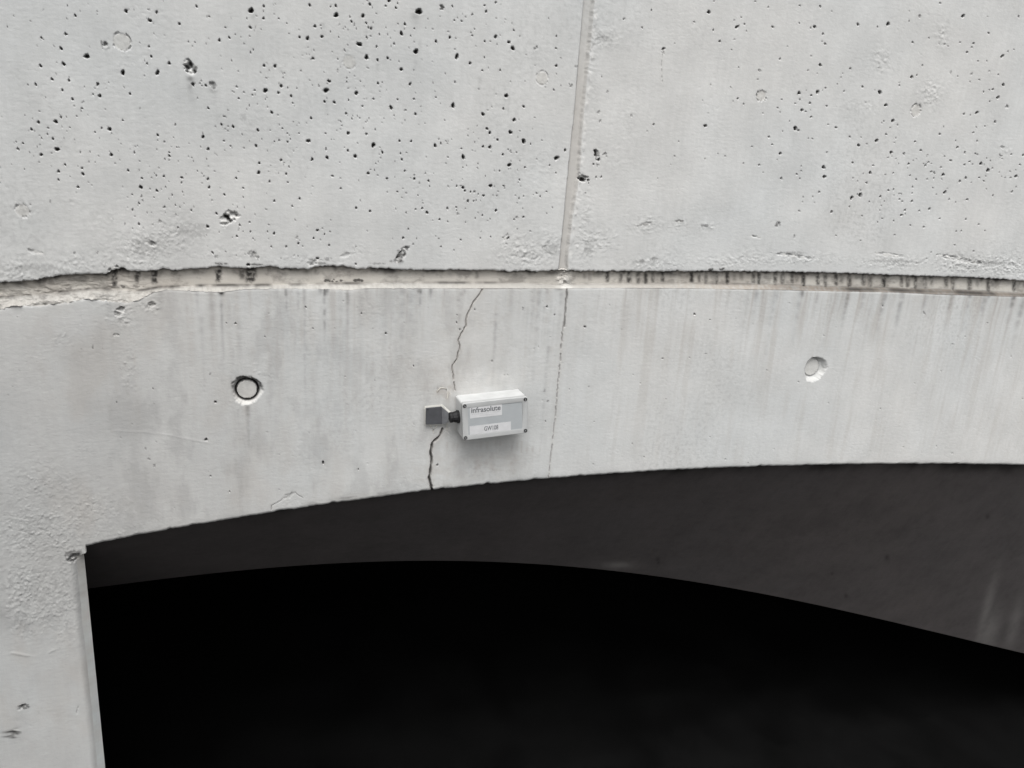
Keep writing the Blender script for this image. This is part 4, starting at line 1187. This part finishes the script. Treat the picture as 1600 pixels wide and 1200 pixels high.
# crop measurements of the front: x 600..1345, y 360..795 (left) -> box units
def fx(u): return (u - .5) * W
def fz(v): return (.5 - v) * Hh
s1 = sticker(fx(.115), fz(.425), fx(.600), fz(.105), 0.0, "white logo sticker in the upper left of the lid")
lettering("infrasolute", fx(.135), fz(.280), .021, W * .445, s1, M_ink, YS - .00055, 0, .0005)
bm = bmesh.new()
def bar(bm, xa, za_, xb, zb_, yy):
    vs = [bm.verts.new(p) for p in ((xa, yy, za_), (xb, yy, za_), (xb, yy, zb_), (xa, yy, zb_))]
    bm.faces.new(vs)
u = .14
while u < .57:
    w_ = random.uniform(.012, .04)
    bar(bm, fx(u), fz(.326), fx(min(u + w_, .58)), fz(.312), YS - .00055)
    u += w_ + .009
bar(bm, fx(.26), fz(.375), fx(.455), fz(.368), YS - .00055)
bm_obj("small_print", bm, M_inkl, s1)
s2 = sticker(fx(.105), fz(.865), fx(.735), fz(.635), 0.0, "white strip sticker along the bottom of the lid")
lettering("GW108", fx(.325), fz(.80), .018, W * .215, s2, M_ink, YS - .00055, 0, .0003)

# black cable gland on the left flank
gx = -W / 2
bm = bmesh.new()
gz = .003; gy = -BD * .45
prof = [(0.000, .0180), (.0050, .0184), (.0062, .0160), (.012, .0148), (.018, .0132), (.0200, .0142), (.0260, .0146), (.0272, .0130)]
rings = []
SEG = 28
for dx_, rr in prof:
    ring = []
    for k in range(SEG):
        a = 2 * math.pi * k / SEG
        kn = 1 + (.045 if (k % 2 and 0.004 < dx_ < .024) else 0)
        ring.append(bm.verts.new((gx - dx_, gy + math.cos(a) * rr * kn, gz + math.sin(a) * rr * kn)))
    rings.append(ring)
for a, b_ in zip(rings[:-1], rings[1:]):
    for k in range(SEG):
        bm.faces.new((a[k], a[(k + 1) % SEG], b_[(k + 1) % SEG], b_[k]))
bm.faces.new(rings[-1]); bm.faces.new(rings[0][::-1])
bmesh.ops.recalc_face_normals(bm, faces=bm.faces)
bm_obj("cable_gland", bm, M_black, box)

# ---------------------------------------------------------------- dark plate glued across the crack
pl = [(665.5, 638), (690, 635.5), (701, 645), (701, 660), (691, 663), (665, 663.5)]
ydep = [-.012, -.012, -.028, -.028, -.012, -.012]
pw = [(U1(px, py, y)[0], y, U1(px, py, y)[1]) for (px, py), y in zip(pl, ydep)]
org = Vector((pw[0][0], 0, pw[5][2]))
plate = empty("bracket_plate", org)
tag(plate, "small dark grey bent metal plate glued over the crack beside the box's black gland", "bracket")
TH = .005
bm = bmesh.new()
F1 = [bm.verts.new(Vector(p) - org) for p in pw]
F2 = [bm.verts.new(Vector((p[0], p[1] + TH, p[2])) - org) for p in pw]
bm.free()
M_flange = simple("lit_grey_flange", (0.13, 0.132, 0.138), 0.5, vary=0.15, scale=60, bump=0.2)  # plate grey made paler, light on the bend painted into the colour
for nm, mt, idx in (("plate", M_plate, (0, 5, 4, 1)), ("flange", M_flange, (1, 4, 3, 2))):
    bm = bmesh.new()
    A_ = [bm.verts.new(Vector(pw[i]) - org) for i in idx]
    B_ = [bm.verts.new(Vector((pw[i][0], pw[i][1] + TH, pw[i][2])) - org) for i in idx]
    bm.faces.new(A_); bm.faces.new(B_[::-1])
    for k in range(4):
        bm.faces.new((A_[k], A_[(k + 1) % 4], B_[(k + 1) % 4], B_[k]))
    bmesh.ops.recalc_face_normals(bm, faces=bm.faces)
    bmesh.ops.bevel(bm, geom=list(bm.edges), offset=.0005, segments=1, affect='EDGES')
    bm_obj(nm, bm, mt, plate)
bm = bmesh.new()
bmesh.ops.create_cone(bm, cap_ends=True, segments=12, radius1=.0017, radius2=.0017, depth=.0016, matrix=Matrix.Translation(Vector((U1(668.5, 640, -.012)[0], -.0125, U1(668.5, 640, -.012)[1])) - org) @ Matrix.Rotation(math.radians(90), 4, 'X'))
bm_obj("rivet", bm, M_black, plate)
# pale bedding sheet between plate and wall, showing as a rim
bm = bmesh.new()
pl2 = [(663.5, 634.8), (691, 632.0), (704, 643.0), (702.5, 647), (691, 664.2), (664.0, 664.6)]
yd2 = [-.0066, -.0066, -.0225, -.0225, -.0066, -.0066]
pw2 = [(U1(px, py, y)[0], y, U1(px, py, y)[1]) for (px, py), y in zip(pl2, yd2)]
G1 = [bm.verts.new(Vector(p) - org) for p in pw2]
G2 = [bm.verts.new(Vector((p[0], p[1] + .0012, p[2])) - org) for p in pw2]
for idx in ((0, 5, 4, 1), (1, 4, 3, 2)):
    bm.faces.new([G1[i] for i in idx]); bm.faces.new([G2[i] for i in reversed(idx)])
for k in range(6):
    n = (k + 1) % 6
    bm.faces.new((G1[k], G1[n], G2[n], G2[k]))
bmesh.ops.recalc_face_normals(bm, faces=bm.faces)
bm_obj("backing_sheet", bm, M_edge, plate)
# glue pad filling the gap to the wall
bm = bmesh.new()
xa, zb_ = U1(668, 661, -.003); xb, zt_ = U1(688, 640, -.003)
m2 = Matrix.Translation(Vector(((xa + xb) / 2, -.0025, (zb_ + zt_) / 2)) - org) @ Matrix.Diagonal((xb - xa, .0070, zt_ - zb_, 1))
bmesh.ops.create_cube(bm, size=1, matrix=m2)
bmesh.ops.bevel(bm, geom=list(bm.edges), offset=.002, segments=2, affect='EDGES')
bm_obj("glue_pad", bm, M_glue, plate)
# squeezed out glue strings under the plate
bm = bmesh.new()
def tube(bm, pts, r, seg=6):
    rs = []
    for i, p in enumerate(pts):
        p = Vector(p); d = (Vector(pts[min(i + 1, len(pts) - 1)]) - Vector(pts[max(i - 1, 0)])).normalized()
        a = d.orthogonal().normalized(); b2 = d.cross(a)
        rs.append([bm.verts.new(p + (a * math.cos(6.283 * k / seg) + b2 * math.sin(6.283 * k / seg)) * r) for k in range(seg)])
    for A_, B_ in zip(rs[:-1], rs[1:]):
        for k in range(seg):
            bm.faces.new((A_[k], A_[(k + 1) % seg], B_[(k + 1) % seg], B_[k]))
for pts in ([(671, 663), (674, 668), (677, 672), (681, 668), (683, 664)], [(676, 672), (678, 676)], [(683, 612), (688, 606), (697, 607), (700, 614), (699, 622)], [(699, 660), (698, 668), (699, 672)]):
    bm = bmesh.new()
    tube(bm, [Vector((U1(a, b_, -.001)[0], -.001, U1(a, b_, -.001)[1])) - org for a, b_ in pts], .0011)
    bm_obj("glue_string", bm, M_glue, plate, True)

for o in list(C.objects):
    if o.type == 'MESH' and not o.parent and 'kind' not in o:
        print("loose", o.name)
print("tris", sum(len(o.data.polygons) * 2 for o in C.objects if o.type == 'MESH'))
